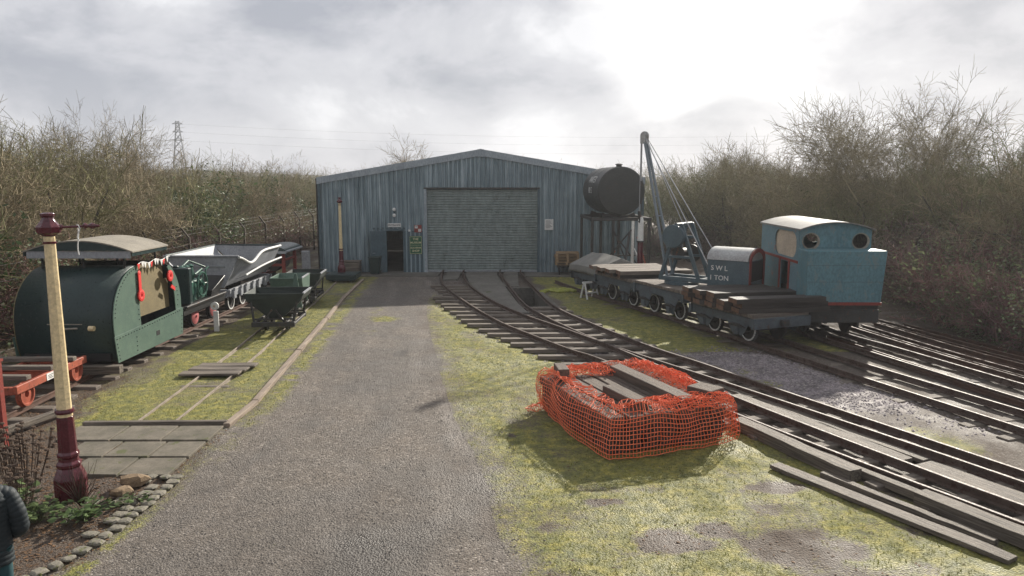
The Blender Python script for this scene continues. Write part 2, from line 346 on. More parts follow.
E_R = [(-9.35, 11.0), (-9.6, 16), (-9.62, 22), (-9.6, 28), (-9.7, 34)]
E_L = [(-10.25, 11.0), (-10.5, 16), (-10.52, 22), (-10.5, 28), (-10.6, 34)]

def dist_poly(X, Y, pts):
    d = np.full(X.shape, 1e9)
    for (x0, y0), (x1, y1) in zip(pts[:-1], pts[1:]):
        vx, vy = x1 - x0, y1 - y0; t_ = np.clip(((X - x0) * vx + (Y - y0) * vy) / (vx * vx + vy * vy), 0, 1)
        d = np.minimum(d, np.hypot(X - x0 - t_ * vx, Y - y0 - t_ * vy))
    return d
def mid(a, b_): return [((p[0] + q[0]) / 2, (p[1] + q[1]) / 2) for p, q in zip(a, b_)]
def xat(Y, pts):
    p = sorted([(q[1], q[0]) for q in pts]); return np.interp(Y, [q[0] for q in p], [q[1] for q in p])
KERB = [(-5.65, 6), (-5.1, 8.6), (-5.05, 10.9), (-5.22, 13.3), (-5.2, 14.8), (-5.6, 19.4), (-6.0, 24), (-6.45, 28.8), (-6.75, 33.8)]
ROADR = [(.1, 6), (-.05, 8.4), (-.25, 9.5), (-.40, 10.8), (-.66, 12.1), (-1.07, 13.7), (-1.6, 16.6), (-2.3, 21), (-2.9, 25), (-3.2, 28), (-3.3, 36)]
def zones(X, Y):
    """returns gravel, moss, soil, ballast weights 0..1 (where each material lies on the ground)"""
    ss = lambda a, b_, v: np.clip((v - a) / (b_ - a), 0, 1)
    nz = fbm(X, Y, .9, 5, 3); nf = fbm(X, Y, 3.2, 4, 8); nb = fbm(X, Y, .35, 3, 12)
    xl = xat(Y, KERB); xr = xat(Y, ROADR)
    inroad = ss(-.45, .35, X - xl + (nz - .5) * .9 - .15) * ss(-.9, .7, xr - X + (nz - .5) * 2.0)
    w = ss(20, 23, Y) * ss(29, 26, Y) * ss(.75, .15, abs(X - (-4.2 - (Y - 24) * .09))) * ss(.45, .6, nz); inroad = inroad * (1 - .7 * w)
    moss = np.where(X > xr, .88, .0) * (1 - inroad)
    moss = np.maximum(moss, np.where(X < xl + .2, .8, 0) * (1 - inroad)); moss = np.maximum(moss, .6 * w)
    moss = moss * (.52 + 1.25 * (nz - .28)) + .45 * (nf - .5)
    # strips along the kerb
    ks = np.exp(-((X - xl - .28) / .32) ** 2) * ss(9, 16, Y) * ss(.35, .6, nf + .1); moss = np.maximum(moss, .62 * ks)
    ks2 = np.exp(-((X - xl - .1) / .15) ** 2) * ss(12, 8, Y); moss = np.maximum(moss, .9 * ks2 * ss(.3, .5, nf))
    dT = np.minimum(dist_poly(X, Y, mid(A_L[:10], A_R[:10])), dist_poly(X, Y, mid(B_L, B_R)))
    tr = ss(1.15, .75, dT + (nz - .5) * .5)
    moss = moss * (1 - .85 * tr)
    ctr = ss(1.3, .8, dist_poly(X, Y, mid(C_N, C_F)) + (nz - .5) * .5)
    rightside = ss(0, .5, X - xat(Y, B_R))
    moss = np.where((rightside > .5) & (Y < 19.5), moss * (.12 + .5 * ss(.52, .62, nz) * np.exp(-((X - xat(Y, B_R) - .7) / .5) ** 2)), moss)
    moss = moss * (1 - .7 * ctr * ss(24, 20, Y))
    bal = rightside * ss(.4, .8, X - xat(Y, B_R)) * ss(20.3, 18.8, Y + (nz - .5) * 2) * ss(13.2, 15, Y + (nz - .5) * 2) * ss(-.1, .5, xat(Y, C_N) - X)
    bal = np.maximum(bal, ss(1.6, .7, dist_poly(X, Y, mid(A_L[:7], A_R[:7])) + (nz - .5) * .7) * .40)
    soil = ss(.60, .70, fbm(X, Y, 1.6, 4, 21)) * (X > xr) * ss(12.5, 10.5, Y) * .55
    for cx, cy, rx, ry in ((2.0, 8.9, .55, .35), (1.3, 10.1, .25, .12), (2.6, 9.2, .5, .25), (3.9, 10.6, .6, .2), (-.0, 12.9, .1, .08), (3.6, 8.7, .7, .4)):
        soil = np.maximum(soil, ss(1.25, .6, np.hypot((X - cx) / rx, (Y - cy) / ry) + (nf - .5) * 1.3))
    soil = np.maximum(soil, ss(5.0, 6.4, X - xat(Y, B_R) + (nz - .5) * 2) * .8)
    left = ss(.2, -.4, X - xl)
    soil = np.maximum(soil, left * ss(13.6, 12.9, Y) * .95)
    soil = np.maximum(soil, ss(-8.1, -9.0, X + (nz - .5) * 1.2) * ss(20, 14, Y) * .95)
    soil = np.maximum(soil, np.where(X < -8.9, .75 * ss(.4, .55, nz + .05), 0))
    soil = np.maximum(soil, ss(11.5, 13, X) * .9); soil = np.maximum(soil, ss(-11.5, -13, X) * .7)
    moss = moss * (1 - soil)
    return np.clip(inroad, 0, 1), np.clip(moss, 0, 1), np.clip(soil, 0, 1), np.clip(bal, 0, 1)

PIT = [(-.02, 31.0), (.93, 31.1), (1.52, 26.4), (.50, 26.3)]
def inpoly(X, Y, poly):
    r = np.zeros(X.shape, bool); n = len(poly)
    for i in range(n):
        x0, y0 = poly[i]; x1, y1 = poly[(i + 1) % n]
        c_ = ((y0 > Y) != (y1 > Y)) & (X < (x1 - x0) * (Y - y0) / (y1 - y0 + 1e-12) + x0); r ^= c_
    return r
def far(a, b_, s0, k=1.25):
    r = [a]; s = s0
    while abs(r[-1]) < b_: r.append(r[-1] + s); s *= k
    return r
# ------------------------------------------------------------------ ground sheet
xs = np.array(sorted(set([-x for x in far(11.5, 1800, .2)] + list(np.round(np.arange(-11.5, -5.5, .085), 4)) + list(np.round(np.arange(-5.5, .5, .03), 4)) + list(np.round(np.arange(.5, 11.5, .085), 4)) + far(11.5, 1800, .2))))
yn = list(np.round(np.arange(6.5, 24, .085), 4)) + list(np.round(np.arange(24, 38, .13), 4))
ys = np.array(sorted([38 + q for q in far(0, 2500, .3)] + yn + [6.5 - q for q in far(.1, 400, .3)]))
XX, YY = np.meshgrid(xs, ys); nX, nY = len(xs), len(ys)
z = (fbm(XX, YY, .5, 3, 5) - .5) * .05 + (fbm(XX, YY, 4, 3, 9) - .5) * .022
g, mo, so, ba = zones(XX, YY)
z = z + mo * (fbm(XX, YY, 7, 2, 31) - .3) * .035 + so * (fbm(XX, YY, 6, 2, 33) - .5) * .04
z = z - .02
dtr = dist_poly(XX, YY, mid(A_L[:9], A_R[:9])); z = z - .055 * np.clip((1.7 - dtr) / .5, 0, 1) * (YY < 33)
near_pit = inpoly(XX, YY, [(-.5, 33), (1.5, 33), (2.2, 24.5), (-.1, 24.5)]); z = np.where(near_pit, np.minimum(z, -.02), z)
z = np.where((YY > 34.5) & (YY < 62) & (XX > -9.6) & (XX < 6.8), -.03, z)
idx = np.arange(nX * nY).reshape(nY, nX)
q = np.stack([idx[:-1, :-1], idx[:-1, 1:], idx[1:, 1:], idx[1:, :-1]], -1).reshape(-1, 4)
cxq = XX.reshape(-1)[q].mean(1); cyq = YY.reshape(-1)[q].mean(1)
q = q[~inpoly(cxq, cyq, PIT)]
me = bpy.data.meshes.new('ground'); me.vertices.add(nX * nY)
me.vertices.foreach_set('co', np.stack([XX, YY, z], -1).reshape(-1).astype(np.float32))
me.loops.add(len(q) * 4); me.loops.foreach_set('vertex_index', q.reshape(-1).astype(np.int32))
me.polygons.add(len(q)); me.polygons.foreach_set('loop_start', np.arange(0, len(q) * 4, 4, dtype=np.int32))
me.update(calc_edges=True)
at = me.color_attributes.new('zone', 'FLOAT_COLOR', 'POINT')
at.data.foreach_set('color', np.stack([g, mo, so, ba], -1).reshape(-1).astype(np.float32))
at2 = me.color_attributes.new('damp', 'FLOAT_COLOR', 'POINT')
def damp(X, Y):
    ss = lambda a, b_, v: np.clip((v - a) / (b_ - a), 0, 1); nz = fbm(X, Y, 1.4, 4, 41); nn = fbm(X, Y, .45, 3, 44)
    d = ss(1.1, .4, np.hypot((X + 1.5 + (9.3 - Y) * .45) / 1.35, (Y - 8.2) / 2.6) + (nz - .5) * .9) * 1.0
    d = np.maximum(d, ss(1.2, .7, np.hypot((X + 2.94) / .26, (Y - 19.26) / .5) + (nz - .5) * .6) * 1.0)
    d = np.maximum(d, .45 * ss(.5, .62, nn)); d = np.maximum(d, .35 * ss(.50, .62, fbm(X * 2.2, Y * .35, 1.0, 3, 51)))
    xl_ = xat(Y, KERB); xr_ = xat(Y, ROADR); wv = .12 * np.sin(Y * .5)
    for f_, wd in ((.30, .30), (.66, .30)): d = np.maximum(d, .42 * np.exp(-((X - (xl_ + (xr_ - xl_) * f_) - wv) / wd) ** 2) * ss(.3, .6, fbm(X, Y * .3, .8, 3, 71)))
    # tyre marks: bunches of fine parallel grooves following the drive
    ty = np.zeros_like(d)
    for x0, amp in ((-1.35, .35), (-2.75, .25), (-4.15, .2), (-.75, .75)):
        xc = x0 + (Y - 12) * -.13 + .25 * np.sin(Y * .35 + x0) - np.clip(11 - Y, 0, 9) * (.10 if x0 > -2 else .02)
        ty = np.maximum(ty, amp * ss(.20, .10, abs(X - xc)) * (.55 + .45 * np.sign(np.sin((X - xc) * 75))) * ss(.35, .6, fbm(X, Y, .5, 3, 61 + int(x0 * 10))) )
    return d, ty
dm, ty = damp(XX, YY); at2.data.foreach_set('color', np.stack([dm, ty, dm * 0, dm * 0], -1).reshape(-1).astype(np.float32))
me.shade_smooth()
ground = bpy.data.objects.new('ground', me); COL.objects.link(ground); tag(ground, kind='structure')
m, t, b = newmat('ground_surface')
tcx = N(t, 'ShaderNodeTexCoord'); vec = tcx.outputs['Object']
at_ = N(t, 'ShaderNodeAttribute'); at_.attribute_name = 'zone'; sp = N(t, 'ShaderNodeSeparateColor'); L(t, at_.outputs['Color'], sp.inputs[0])
nf = noise(t, vec, 26, 6, .75); nm = noise(t, vec, 5, 5, .65); nl = noise(t, vec, .8, 4, .6)
vor = N(t, 'ShaderNodeTexVoronoi'); vor.inputs['Scale'].default_value = 38; L(t, vec, vor.inputs['Vector'])
vor2 = N(t, 'ShaderNodeTexVoronoi'); vor2.inputs['Scale'].default_value = 17; L(t, vec, vor2.inputs['Vector'])
# gravel: every stone its own tone
vs1 = N(t, 'ShaderNodeSeparateColor'); L(t, vor.outputs['Color'], vs1.inputs[0])
grav = ramp(t, vs1.outputs[0], [(0, (.075, .062, .05)), (.5, (.15, .128, .108)), (.85, (.22, .19, .162)), (1, (.40, .36, .32))])
gl = ramp(t, nl.outputs['Fac'], [(.35, .72), (.65, 1.22)]); gravc = mix(t, 1, grav.outputs[0], gl.outputs[0], 'MULTIPLY')
gm = ramp(t, nm.outputs['Fac'], [(.3, .8), (.7, 1.15)]); gravc = mix(t, 1, gravc, gm.outputs[0], 'MULTIPLY')
gmud = mix(t, .32, gravc, (.14, .12, .10))
# tyre-worn damp lanes are darker and smoother
a2_ = N(t, 'ShaderNodeAttribute'); a2_.attribute_name = 'damp'; sp2 = N(t, 'ShaderNodeSeparateColor'); L(t, a2_.outputs['Color'], sp2.inputs[0])
gmud = mix(t, sp2.outputs[0], gmud, mix(t, .85, gmud, (.052, .045, .039)))
gmud = mix(t, sp2.outputs[1], gmud, mix(t, .85, gmud, (.27, .24, .21)))
soilc = ramp(t, nf.outputs['Fac'], [(.3, (.035, .025, .018)), (.55, (.085, .06, .042)), (.75, (.16, .115, .08))])
vs2 = N(t, 'ShaderNodeSeparateColor'); L(t, vor2.outputs['Color'], vs2.inputs[0])
ball = ramp(t, vs2.outputs[0], [(0, (.08, .068, .066)), (.5, (.175, .152, .148)), (1, (.34, .30, .285))])
mossc = ramp(t, nm.outputs['Fac'], [(.28, (.085, .10, .036)), (.5, (.20, .195, .055)), (.7, (.36, .315, .07))])
md = ramp(t, nf.outputs['Fac'], [(.3, .55), (.7, 1.3)]); mossc = mix(t, 1, mossc.outputs[0], md.outputs[0], 'MULTIPLY')
def thr(val, noisev, lo, hi, amt):
    a_ = N(t, 'ShaderNodeMath', op='MULTIPLY_ADD'); L(t, noisev, a_.inputs[0]); a_.inputs[1].default_value = amt; L(t, val, a_.inputs[2])
    r_ = N(t, 'ShaderNodeMapRange'); r_.inputs[1].default_value = lo + amt * .5; r_.inputs[2].default_value = hi + amt * .5; L(t, a_.outputs[0], r_.inputs[0]); return r_.outputs[0]
base = mix(t, .5, gmud, soilc.outputs[0])
base = mix(t, thr(sp.outputs[0], nf.outputs['Fac'], .35, .6, .5), base, gmud)
base = mix(t, thr(at_.outputs['Alpha'], nf.outputs['Fac'], .35, .55, .5), base, ball.outputs[0])
base = mix(t, thr(sp.outputs[2], nf.outputs['Fac'], .4, .6, .6), base, soilc.outputs[0])
mf = thr(sp.outputs[1], nf.outputs['Fac'], .22, .60, 1.2)
base = mix(t, mf, base, mossc)
L(t, base, b.inputs['Base Color'])
rg = N(t, 'ShaderNodeMapRange'); rg.inputs[1].default_value = .35; rg.inputs[2].default_value = .65; rg.inputs[3].default_value = .62; rg.inputs[4].default_value = .95; L(t, nl.outputs['Fac'], rg.inputs[0])
rdm = N(t, 'ShaderNodeMath', op='MULTIPLY_ADD'); L(t, sp2.outputs[0], rdm.inputs[0]); rdm.inputs[1].default_value = -.25; L(t, rg.outputs[0], rdm.inputs[2]); L(t, rdm.outputs[0], b.inputs['Roughness']); b.inputs['Specular IOR Level'].default_value = .35
bp = N(t, 'ShaderNodeBump'); bp.inputs['Strength'].default_value = .75; bp.inputs['Distance'].default_value = .025
hsum = N(t, 'ShaderNodeMath', op='MULTIPLY_ADD'); L(t, vor.outputs['Distance'], hsum.inputs[0]); hsum.inputs[1].default_value = -.8; L(t, nf.outputs['Fac'], hsum.inputs[2])
L(t, hsum.outputs[0], bp.inputs['Height']); L(t, bp.outputs[0], b.inputs['Normal'])
me.materials.append(m)

def struct(mb, name, mat, **k): return tag(mb.build(name, mat, **k), kind='structure')
# concrete between the tracks at the shed
s = MB(); aR = smooth_path(A_R[:6]); bL = smooth_path(B_L[:6])
def offs(path, d):
    r = []
    for i, p in enumerate(path):
        v = (path[min(i + 1, len(path) - 1)] - path[max(0, i - 1)]).normalized(); r.append(p + Vector((v.y, -v.x, 0)) * d)
    return r
left = [p for p in offs(aR, -.13)]; right = [p for p in offs(bL, .13)]
ysl = np.linspace(36.3, 24.9, 30); lx = xat(ysl, [(p.x, p.y) for p in left]); rx = xat(ysl, [(p.x, p.y) for p in right])
k_ = 0
for i in range(len(ysl) - 1):
    if rx[i + 1] - lx[i + 1] < .12: break
    x0, x1, x2, x3 = lx[i], rx[i], rx[i + 1], lx[i + 1]
    s.add([(x0, ysl[i], .075), (x1, ysl[i], .075), (x2, ysl[i + 1], .075), (x3, ysl[i + 1], .075), (x0, ysl[i], -.1), (x1, ysl[i], -.1), (x2, ysl[i + 1], -.1), (x3, ysl[i + 1], -.1)],
          [(0, 3, 2, 1), (3, 7, 6, 2)] + [(0, 4, 7, 3), (1, 2, 6, 5)])
struct(s, 'concrete_apron', 'concrete')
s = MB(); s.box(-9.3, -3.5, 35.2, 36.45, -.06, .03); s.box(.6, 3.4, 35.0, 36.45, -.06, .03); s.box(-3.16, -2.46, 33.6, 36.45, -.05, .06); s.box(-.4, .28, 31.3, 36.45, -.05, .06)
struct(s, 'shed_threshold_paving', 'concrete')
# inspection pit under the right-hand track: four walls and a floor 1.2 m down
s = MB(); P4 = [Vector((x, y, 0)) for x, y in PIT]
for i in range(4):
    a_, b2 = P4[i], P4[(i + 1) % 4]; o_ = (a_ - b2).normalized().cross(Vector((0, 0, 1))) * .16
    c0 = (P4[0] + P4[2]) / 2
    if ((a_ + b2) / 2 + o_ - c0).length < ((a_ + b2) / 2 - c0).length: o_ = -o_
    up = Vector((0, 0, .035)); dn = Vector((0, 0, -1.2)); e = (b2 - a_).normalized() * (.14 if i % 2 else 0)
    s.add([a_ - e + up, b2 + e + up, b2 + e + o_ + up, a_ - e + o_ + up, a_ - e + dn, b2 + e + dn, b2 + e + o_ + dn, a_ - e + o_ + dn], [(0, 1, 2, 3), (0, 4, 5, 1), (1, 5, 6, 2), (2, 6, 7, 3), (3, 7, 4, 0)])
s.add([p + Vector((0, 0, -1.18)) for p in P4], [(0, 1, 2, 3)])
struct(s, 'inspection_pit', 'concrete')

# paving slabs on the left and the moss-grown joints
s = MB(); ux = Vector((2.69, .05)) / 2.69
def slabpt(u, v): return (-7.95 + u, 13.28 - v * 1.0 + .0)
rows = [(0, .78), (.82, 1.55), (1.59, 2.33)]
for j, (v0, v1) in enumerate(rows):
    u = 0.0 if j < 1 else (.55 if j == 1 else 1.4); off = (.0, .3, .1)[j]
    cuts = [u, .95 + off, 1.85 + off * .5, 2.68]
    for a0, a1 in zip(cuts[:-1], cuts[1:]):
        if a1 - a0 < .25: continue
        x0, y0 = slabpt(a0 + .018, v0 + .018); x1, y1 = slabpt(a1 - .018, v1 - .018); zz = .028 + random.random() * .012
        s.add([(x0, y0, zz), (x1, y0, zz + .006), (x1, y1, zz), (x0, y1, zz + random.random() * .01), (x0, y0, -.06), (x1, y0, -.06), (x1, y1, -.06), (x0, y1, -.06)],
              [(0, 3, 2, 1), (0, 1, 5, 4), (1, 2, 6, 5), (2, 3, 7, 6), (3, 0, 4, 7)])
struct(s, 'paving_slabs', 'slabs', bevel=.008)
# timber edging of the drive
e_ = [Vector((x, y, 0)) for x, y in KERB[3:]]
s = MB()
for a_, b2 in zip(e_[:-1], e_[1:]):
    n_ = max(1, int((b2 - a_).length / 2.4))
    for k in range(n_):
        p_, q_ = a_.lerp(b2, k / n_ + .006), a_.lerp(b2, (k + 1) / n_ - .006); zz = .035 + random.random() * .015
        s.beam(p_ + Vector((-.04, 0, zz - .06)), q_ + Vector((-.04 + random.uniform(-.015, .015), 0, zz - .06)), .13, .16)
struct(s, 'drive_edging', 'edging', bevel=.01)
s = MB(); s.beam((-7.95, 13.42, .01), (-5.28, 13.42, .03), .11, .11); struct(s, 'slab_edging', 'oldwood', bevel=.01)
# cobbles: one row of setts along the drive and rough ones inside
s = MB()
def stone(mb, x, y, z_, rx_, ry_, rz_, a, jag=.18):
    n = 7; vs_ = []; ca, sa = math.cos(a), math.sin(a)
    for lev, (hz_, k) in enumerate(((-.9, .9), (0, 1.05), (.75, .9), (1.0, .55))):
        for i in range(n):
            q_ = 2 * math.pi * i / n; e2 = 1 + random.uniform(-jag, jag); cx_ = math.copysign(abs(math.cos(q_)) ** .6, math.cos(q_)) * rx_ * k * e2; cy_ = math.copysign(abs(math.sin(q_)) ** .6, math.sin(q_)) * ry_ * k * e2
            vs_.append((x + cx_ * ca - cy_ * sa, y + cx_ * sa + cy_ * ca, z_ + rz_ * hz_ * random.uniform(.9, 1.1)))
    fs = [(l * n + i, l * n + (i + 1) % n, (l + 1) * n + (i + 1) % n, (l + 1) * n + i) for l in range(3) for i in range(n)] + [tuple(3 * n + i for i in range(n))]
    mb.add(vs_, fs)
path = smooth_path([(-5.75, 7.4), (-5.25, 8.4), (-5.08, 9.4), (-5.05, 10.3), (-5.04, 10.9)], .17)
for row, n_o in enumerate((.0, .2, .42, .62)):
    for i, p in enumerate(path):
        v = (path[min(i + 1, len(path) - 1)] - path[max(0, i - 1)]).normalized(); nn = Vector((-v.y, v.x, 0))
        if row > 0 and (p.y < 8.0 + row * .9 or random.random() < .12): continue
        c_ = p + nn * (n_o + .06 + random.uniform(-.02, .02))
        stone(s, c_.x, c_.y, .02, .08 * random.uniform(.85, 1.1), .09 * random.uniform(.8, 1.1), .022 * random.uniform(.7, 1.4), math.atan2(v.y, v.x) + random.uniform(-.15, .15))
struct(s, 'cobble_edging', 'cobble', smooth=False)

# ------------------------------------------------------------------ railway tracks
PROF = [(-.055, 0), (.055, 0), (.055, .012), (.012, .028), (.010, .092), (.030, .100), (.030, .128), (.022, .134), (-.022, .134), (-.030, .128), (-.030, .100), (-.010, .092), (-.012, .028), (-.055, .012)]
def rail_mb(mb, path, scale=1.0, z0=0.0, closed=True):
    n = len(PROF); vs_ = []; fs = []
    for i, p in enumerate(path):
        v = (path[min(i + 1, len(path) - 1)] - path[max(0, i - 1)]); v.z = 0; v.normalize(); a = Vector((v.y, -v.x, 0))
        for u, w in PROF: vs_.append(p + a * u * scale + Vector((0, 0, z0 + w * scale)))
    for i in range(len(path) - 1):
        for k in range(n): fs.append((i * n + k, i * n + (k + 1) % n, (i + 1) * n + (k + 1) % n, (i + 1) * n + k))
    fs.append(tuple(range(n))[::-1]); fs.append(tuple((len(path) - 1) * n + k for k in range(n))); mb.add(vs_, fs)
def track(name, label, la, ra, sleepers, mat='railtop', smat='oldwood', group='railway tracks in the yard', scale=1.0, step=.35, z0=.045, sink=0):
    t_ = empty(name, (0, 0, 0), 0, label, 'railway track', group)
    for ln in (la, ra):
        mb = MB(); rail_mb(mb, smooth_path(ln, step), scale, z0); mb.build('rail', mat, t_)
    for (x0, y0, x1, y1, w) in sleepers:
        if sink and random.random() < sink: continue
        mb = MB(); zz = random.uniform(-.012, .012) - (random.uniform(.02, .06) if sink else 0); L_ = math.hypot(x1 - x0, y1 - y0)
        mb.box(-L_ / 2, L_ / 2, -w / 2, w / 2, -.10, 0)
        o = mb.build('sleeper', smat, t_, ((x0 + x1) / 2, (y0 + y1) / 2, z0 + .012 + zz), math.atan2(y1 - y0, x1 - x0) + random.uniform(-.02, .02), bevel=.012)
    return t_
sl = []
for y in [31.6, 30.8, 30.0, 29.2, 28.4, 27.6, 26.8, 26.0, 25.2, 24.45, 23.7, 22.95, 22.2, 21.5, 20.85, 20.2, 19.5, 18.7, 17.9]:
    xa = float(xat(y, A_L)); xb = float(xat(y, A_R)); lft = .95 if y < 28.5 else .45
    rr_ = .12 if y > 25 else .45
    sl.append((xa - lft + random.uniform(-.08, .08), y + .03, xb + rr_ - (.0 if y > 24 else .2), y - .02 + (.12 if y < 25 else 0), .22))
for y in np.arange(17.2, 7.2, -.72): sl.append((float(xat(y, A_L)) - .35, y - .2, float(xat(y + .5, A_R)) + .05, y + .45, .23))
track('railway_track', 'rusty metre-gauge track curving from the left of the roller door past the netted pile', A_L, A_R, sl)
sl = []
for y in [26.0, 25.2, 24.4, 23.6, 22.8, 22.05, 21.3, 20.55, 19.8, 19.05, 18.3, 17.5]:
    xa = float(xat(y, B_L)); xb = float(xat(y, B_R)); sl.append((xa - .25, y - .05, xb + .45, y + .15, .22))
for y in np.arange(16.8, 7.2, -.72): sl.append((float(xat(y, B_L)) + .1, y - .1, float(xat(y + .5, B_R)) + .4, y + .55, .23))
track('railway_track', 'track over the open inspection pit, running from the right of the roller door', B_L, B_R, sl)
sl = []; cm = smooth_path(mid(C_N, C_F), .7)
for i in range(2, len(cm) - 1):
    v = (cm[i + 1] - cm[i - 1]).normalized(); a = Vector((v.y, -v.x, 0)); p, q_ = cm[i] - a * .95, cm[i] + a * .95
    sl.append((p.x, p.y, q_.x, q_.y, .24))
track('railway_track', 'rusty track with pale sleepers under the row of timber wagons and crane', C_N, C_F, sl, smat='oldwood', sink=.25, z0=.02)
sl = []; cm = smooth_path(mid(D_N, D_F), .75)
for i in range(1, len(cm) - 1):
    v = (cm[i + 1] - cm[i - 1]).normalized(); a = Vector((v.y, -v.x, 0)); p, q_ = cm[i] - a * .95, cm[i] + a * .95
    sl.append((p.x, p.y, q_.x, q_.y, .24))
track('railway_track', 'rusty track running out from beneath the blue locomotive cab', D_N, D_F, sl, smat='oldwood_dark', sink=.45, z0=.02)
sl = [(float(xat(y, E_L)) - .5, y, float(xat(y, E_R)) + .5 + random.uniform(-.1, .1), y, .22) for y in np.arange(11.3, 33.5, .78)]
track('railway_track', 'track on timber sleepers beneath the green locomotive and grey hopper wagon', E_L, E_R, sl, mat='rail_rust', scale=.8, z0=.03)
sl = [(float(xat(y, F_L)) - .18, y, float(xat(y, F_R)) + .18, y, .16) for y in np.arange(14.2, 32.6, .95)]
track('railway_track', 'light narrow track sunk in grass beneath the three skip wagons', F_L, F_R, sl, mat='palerail', scale=.55, z0=-.03, smat='oldwood')

# loose rails lying on the right
def loose(pts, label, z0=.02, sc=1.0):
    c = Vector(((pts[0][0] + pts[-1][0]) / 2, (pts[0][1] + pts[-1][1]) / 2, 0))
    mb = MB(); rail_mb(mb, [p - c for p in smooth_path(pts, 1.0)], sc, z0); o = mb.build('loose_rail', 'rail_rust', loc=c); tag(o, label, 'rail', 'loose rails laid out by the right-hand thicket')
loose([(8.85, 20.6), (9.55, 17.3), (10.5, 13.4)], 'loose rusty rail between the wagon track and the blue cab track', .0, .8)
loose([(10.15, 22.4), (10.9, 18.3), (12.2, 13.2)], 'loose rusty rail nearest the track that leaves the blue cab', .02, .9)
loose([(10.65, 22.4), (11.4, 18.2), (12.7, 13.4)], 'loose rusty rail in the middle of the stacked row beside the blue cab', .02, 1)
loose([(11.2, 22.8), (11.9, 18.6), (13.3, 13.9)], 'loose rusty rail second from the thicket, shiny along its head', .02, 1)
loose([(11.6, 23.4), (12.6, 18.6), (14.1, 14.2)], 'loose rusty rail closest to the brambles on the right', .02, .9)
loose([(10.4, 22.4), (11.1, 18.4), (12.35, 13.3)], 'loose thin rail tight beside the second rail of the stacked row', .03, .7)
loose([(11.35, 23.2), (12.2, 18.8), (13.7, 14.2)], 'loose thin rail lying askew near the bramble side of the row', .03, .75)
loose([(12.0, 22.6), (13.2, 17.6)], 'short loose rail end half hidden against the brambles', .05, .8)
loose([(9.0, 21.0), (9.9, 16.6)], 'short loose rail inside the track that leaves the blue cab', .03, .7)
# cross timbers under the loose rails
for k, (x, y) in enumerate([(11.0, 20.8), (11.5, 18.6), (12.1, 16.4)]):
    mb = MB(); mb.box(-1.35, 1.35, -.11, .11, -.06, .02); o = mb.build('timber_bearer', 'oldwood', loc=(x, y, 0), rz=.25, bevel=.01)
    tag(o, ['pale timber bearer under the loose rails, nearest the blue cab', 'pale timber bearer under the middle of the loose rails', 'pale timber bearer under the loose rails, closest to the camera'][k], 'timber', 'bearers under the loose rails')

# planks and baulks lying between and beside the near rails
def plank(x0, y0, x1, y1, w, h, z0, label, mat='oldwood_y', grp='planks lying along the near track'):
    L_ = math.hypot(x1 - x0, y1 - y0); mb = MB(); n = 10; tp = []; 
    wob = [(random.uniform(-.008, .008), random.uniform(-.006, .006)) for _ in range(n + 1)]
    for i in range(n + 1):
        yy = -L_ / 2 + L_ * i / n; wx, wz = wob[i]; e = w / 2 * (random.uniform(.86, .97) if i in (0, n) else 1)
        tp += [(-e + wx, yy, 0), (e + wx, yy, 0), (e + wx, yy, h + wz), (-e + wx, yy, h + wz)]
    fs = [(3, 2, 1, 0), (n * 4, n * 4 + 1, n * 4 + 2, n * 4 + 3)]
    for i in range(n):
        for k in range(4): fs.append((i * 4 + k, i * 4 + (k + 1) % 4, (i + 1) * 4 + (k + 1) % 4, (i + 1) * 4 + k))
    mb.add(tp, fs)
    o = mb.build('plank', mat, loc=((x0 + x1) / 2, (y0 + y1) / 2, z0), rz=math.atan2(y1 - y0, x1 - x0) - math.pi / 2, bevel=.006)
    return tag(o, label, 'plank', grp)
plank(4.62, 15.1, 6.32, 11.45, .26, .08, .02, 'long pale plank between the near rails, right of the orange net')
plank(4.98, 14.95, 6.62, 11.45, .20, .07, .02, 'second long plank between the near rails, beside the check rail')
plank(6.45, 11.3, 7.75, 8.6, .50, .07, .02, 'wide pale board lying between the near rails at the right edge')
plank(4.12, 13.3, 5.16, 10.75, .26, .19, .0, 'thick dark baulk outside the near rail, beside the netted pile')
plank(4.42, 12.8, 5.78, 10.05, .16, .12, .02, 'narrow timber tight against the outer side of the near rail')
plank(4.15, 11.35, 5.95, 8.35, .24, .06, .0, 'grey board flat on the grass, nearest the camera')
plank(4.75, 10.95, 6.0, 8.75, .13, .09, .0, 'slim batten between the grey board and the near rail')
plank(5.72, 10.0, 7.0, 7.5, .28, .17, .02, 'round-edged heavy baulk outside the near rail at the right edge')
plank(4.5, 15.9, 5.0, 14.9, .24, .08, .02, 'short pale plank between the rails just behind the net', )
# boards laid over the little track
for k, (x, y, w, rz) in enumerate([(-7.12, 17.72, .33, .03), (-6.95, 17.35, .33, -.04), (-6.90, 16.96, .34, .05)]):
    mb = MB(); mb.box(-.68, .68, -w / 2, w / 2, 0, .05); o = mb.build('crossing_board', 'oldwood', loc=(x + (.25, .0, -.1)[k], y, .035), rz=rz, bevel=.01)
    tag(o, ['dark crossing board on the narrow track, farthest of the three', 'dark crossing board on the narrow track, middle of the three', 'dark crossing board on the narrow track, nearest of the three'][k], 'board', 'crossing boards on the narrow track')

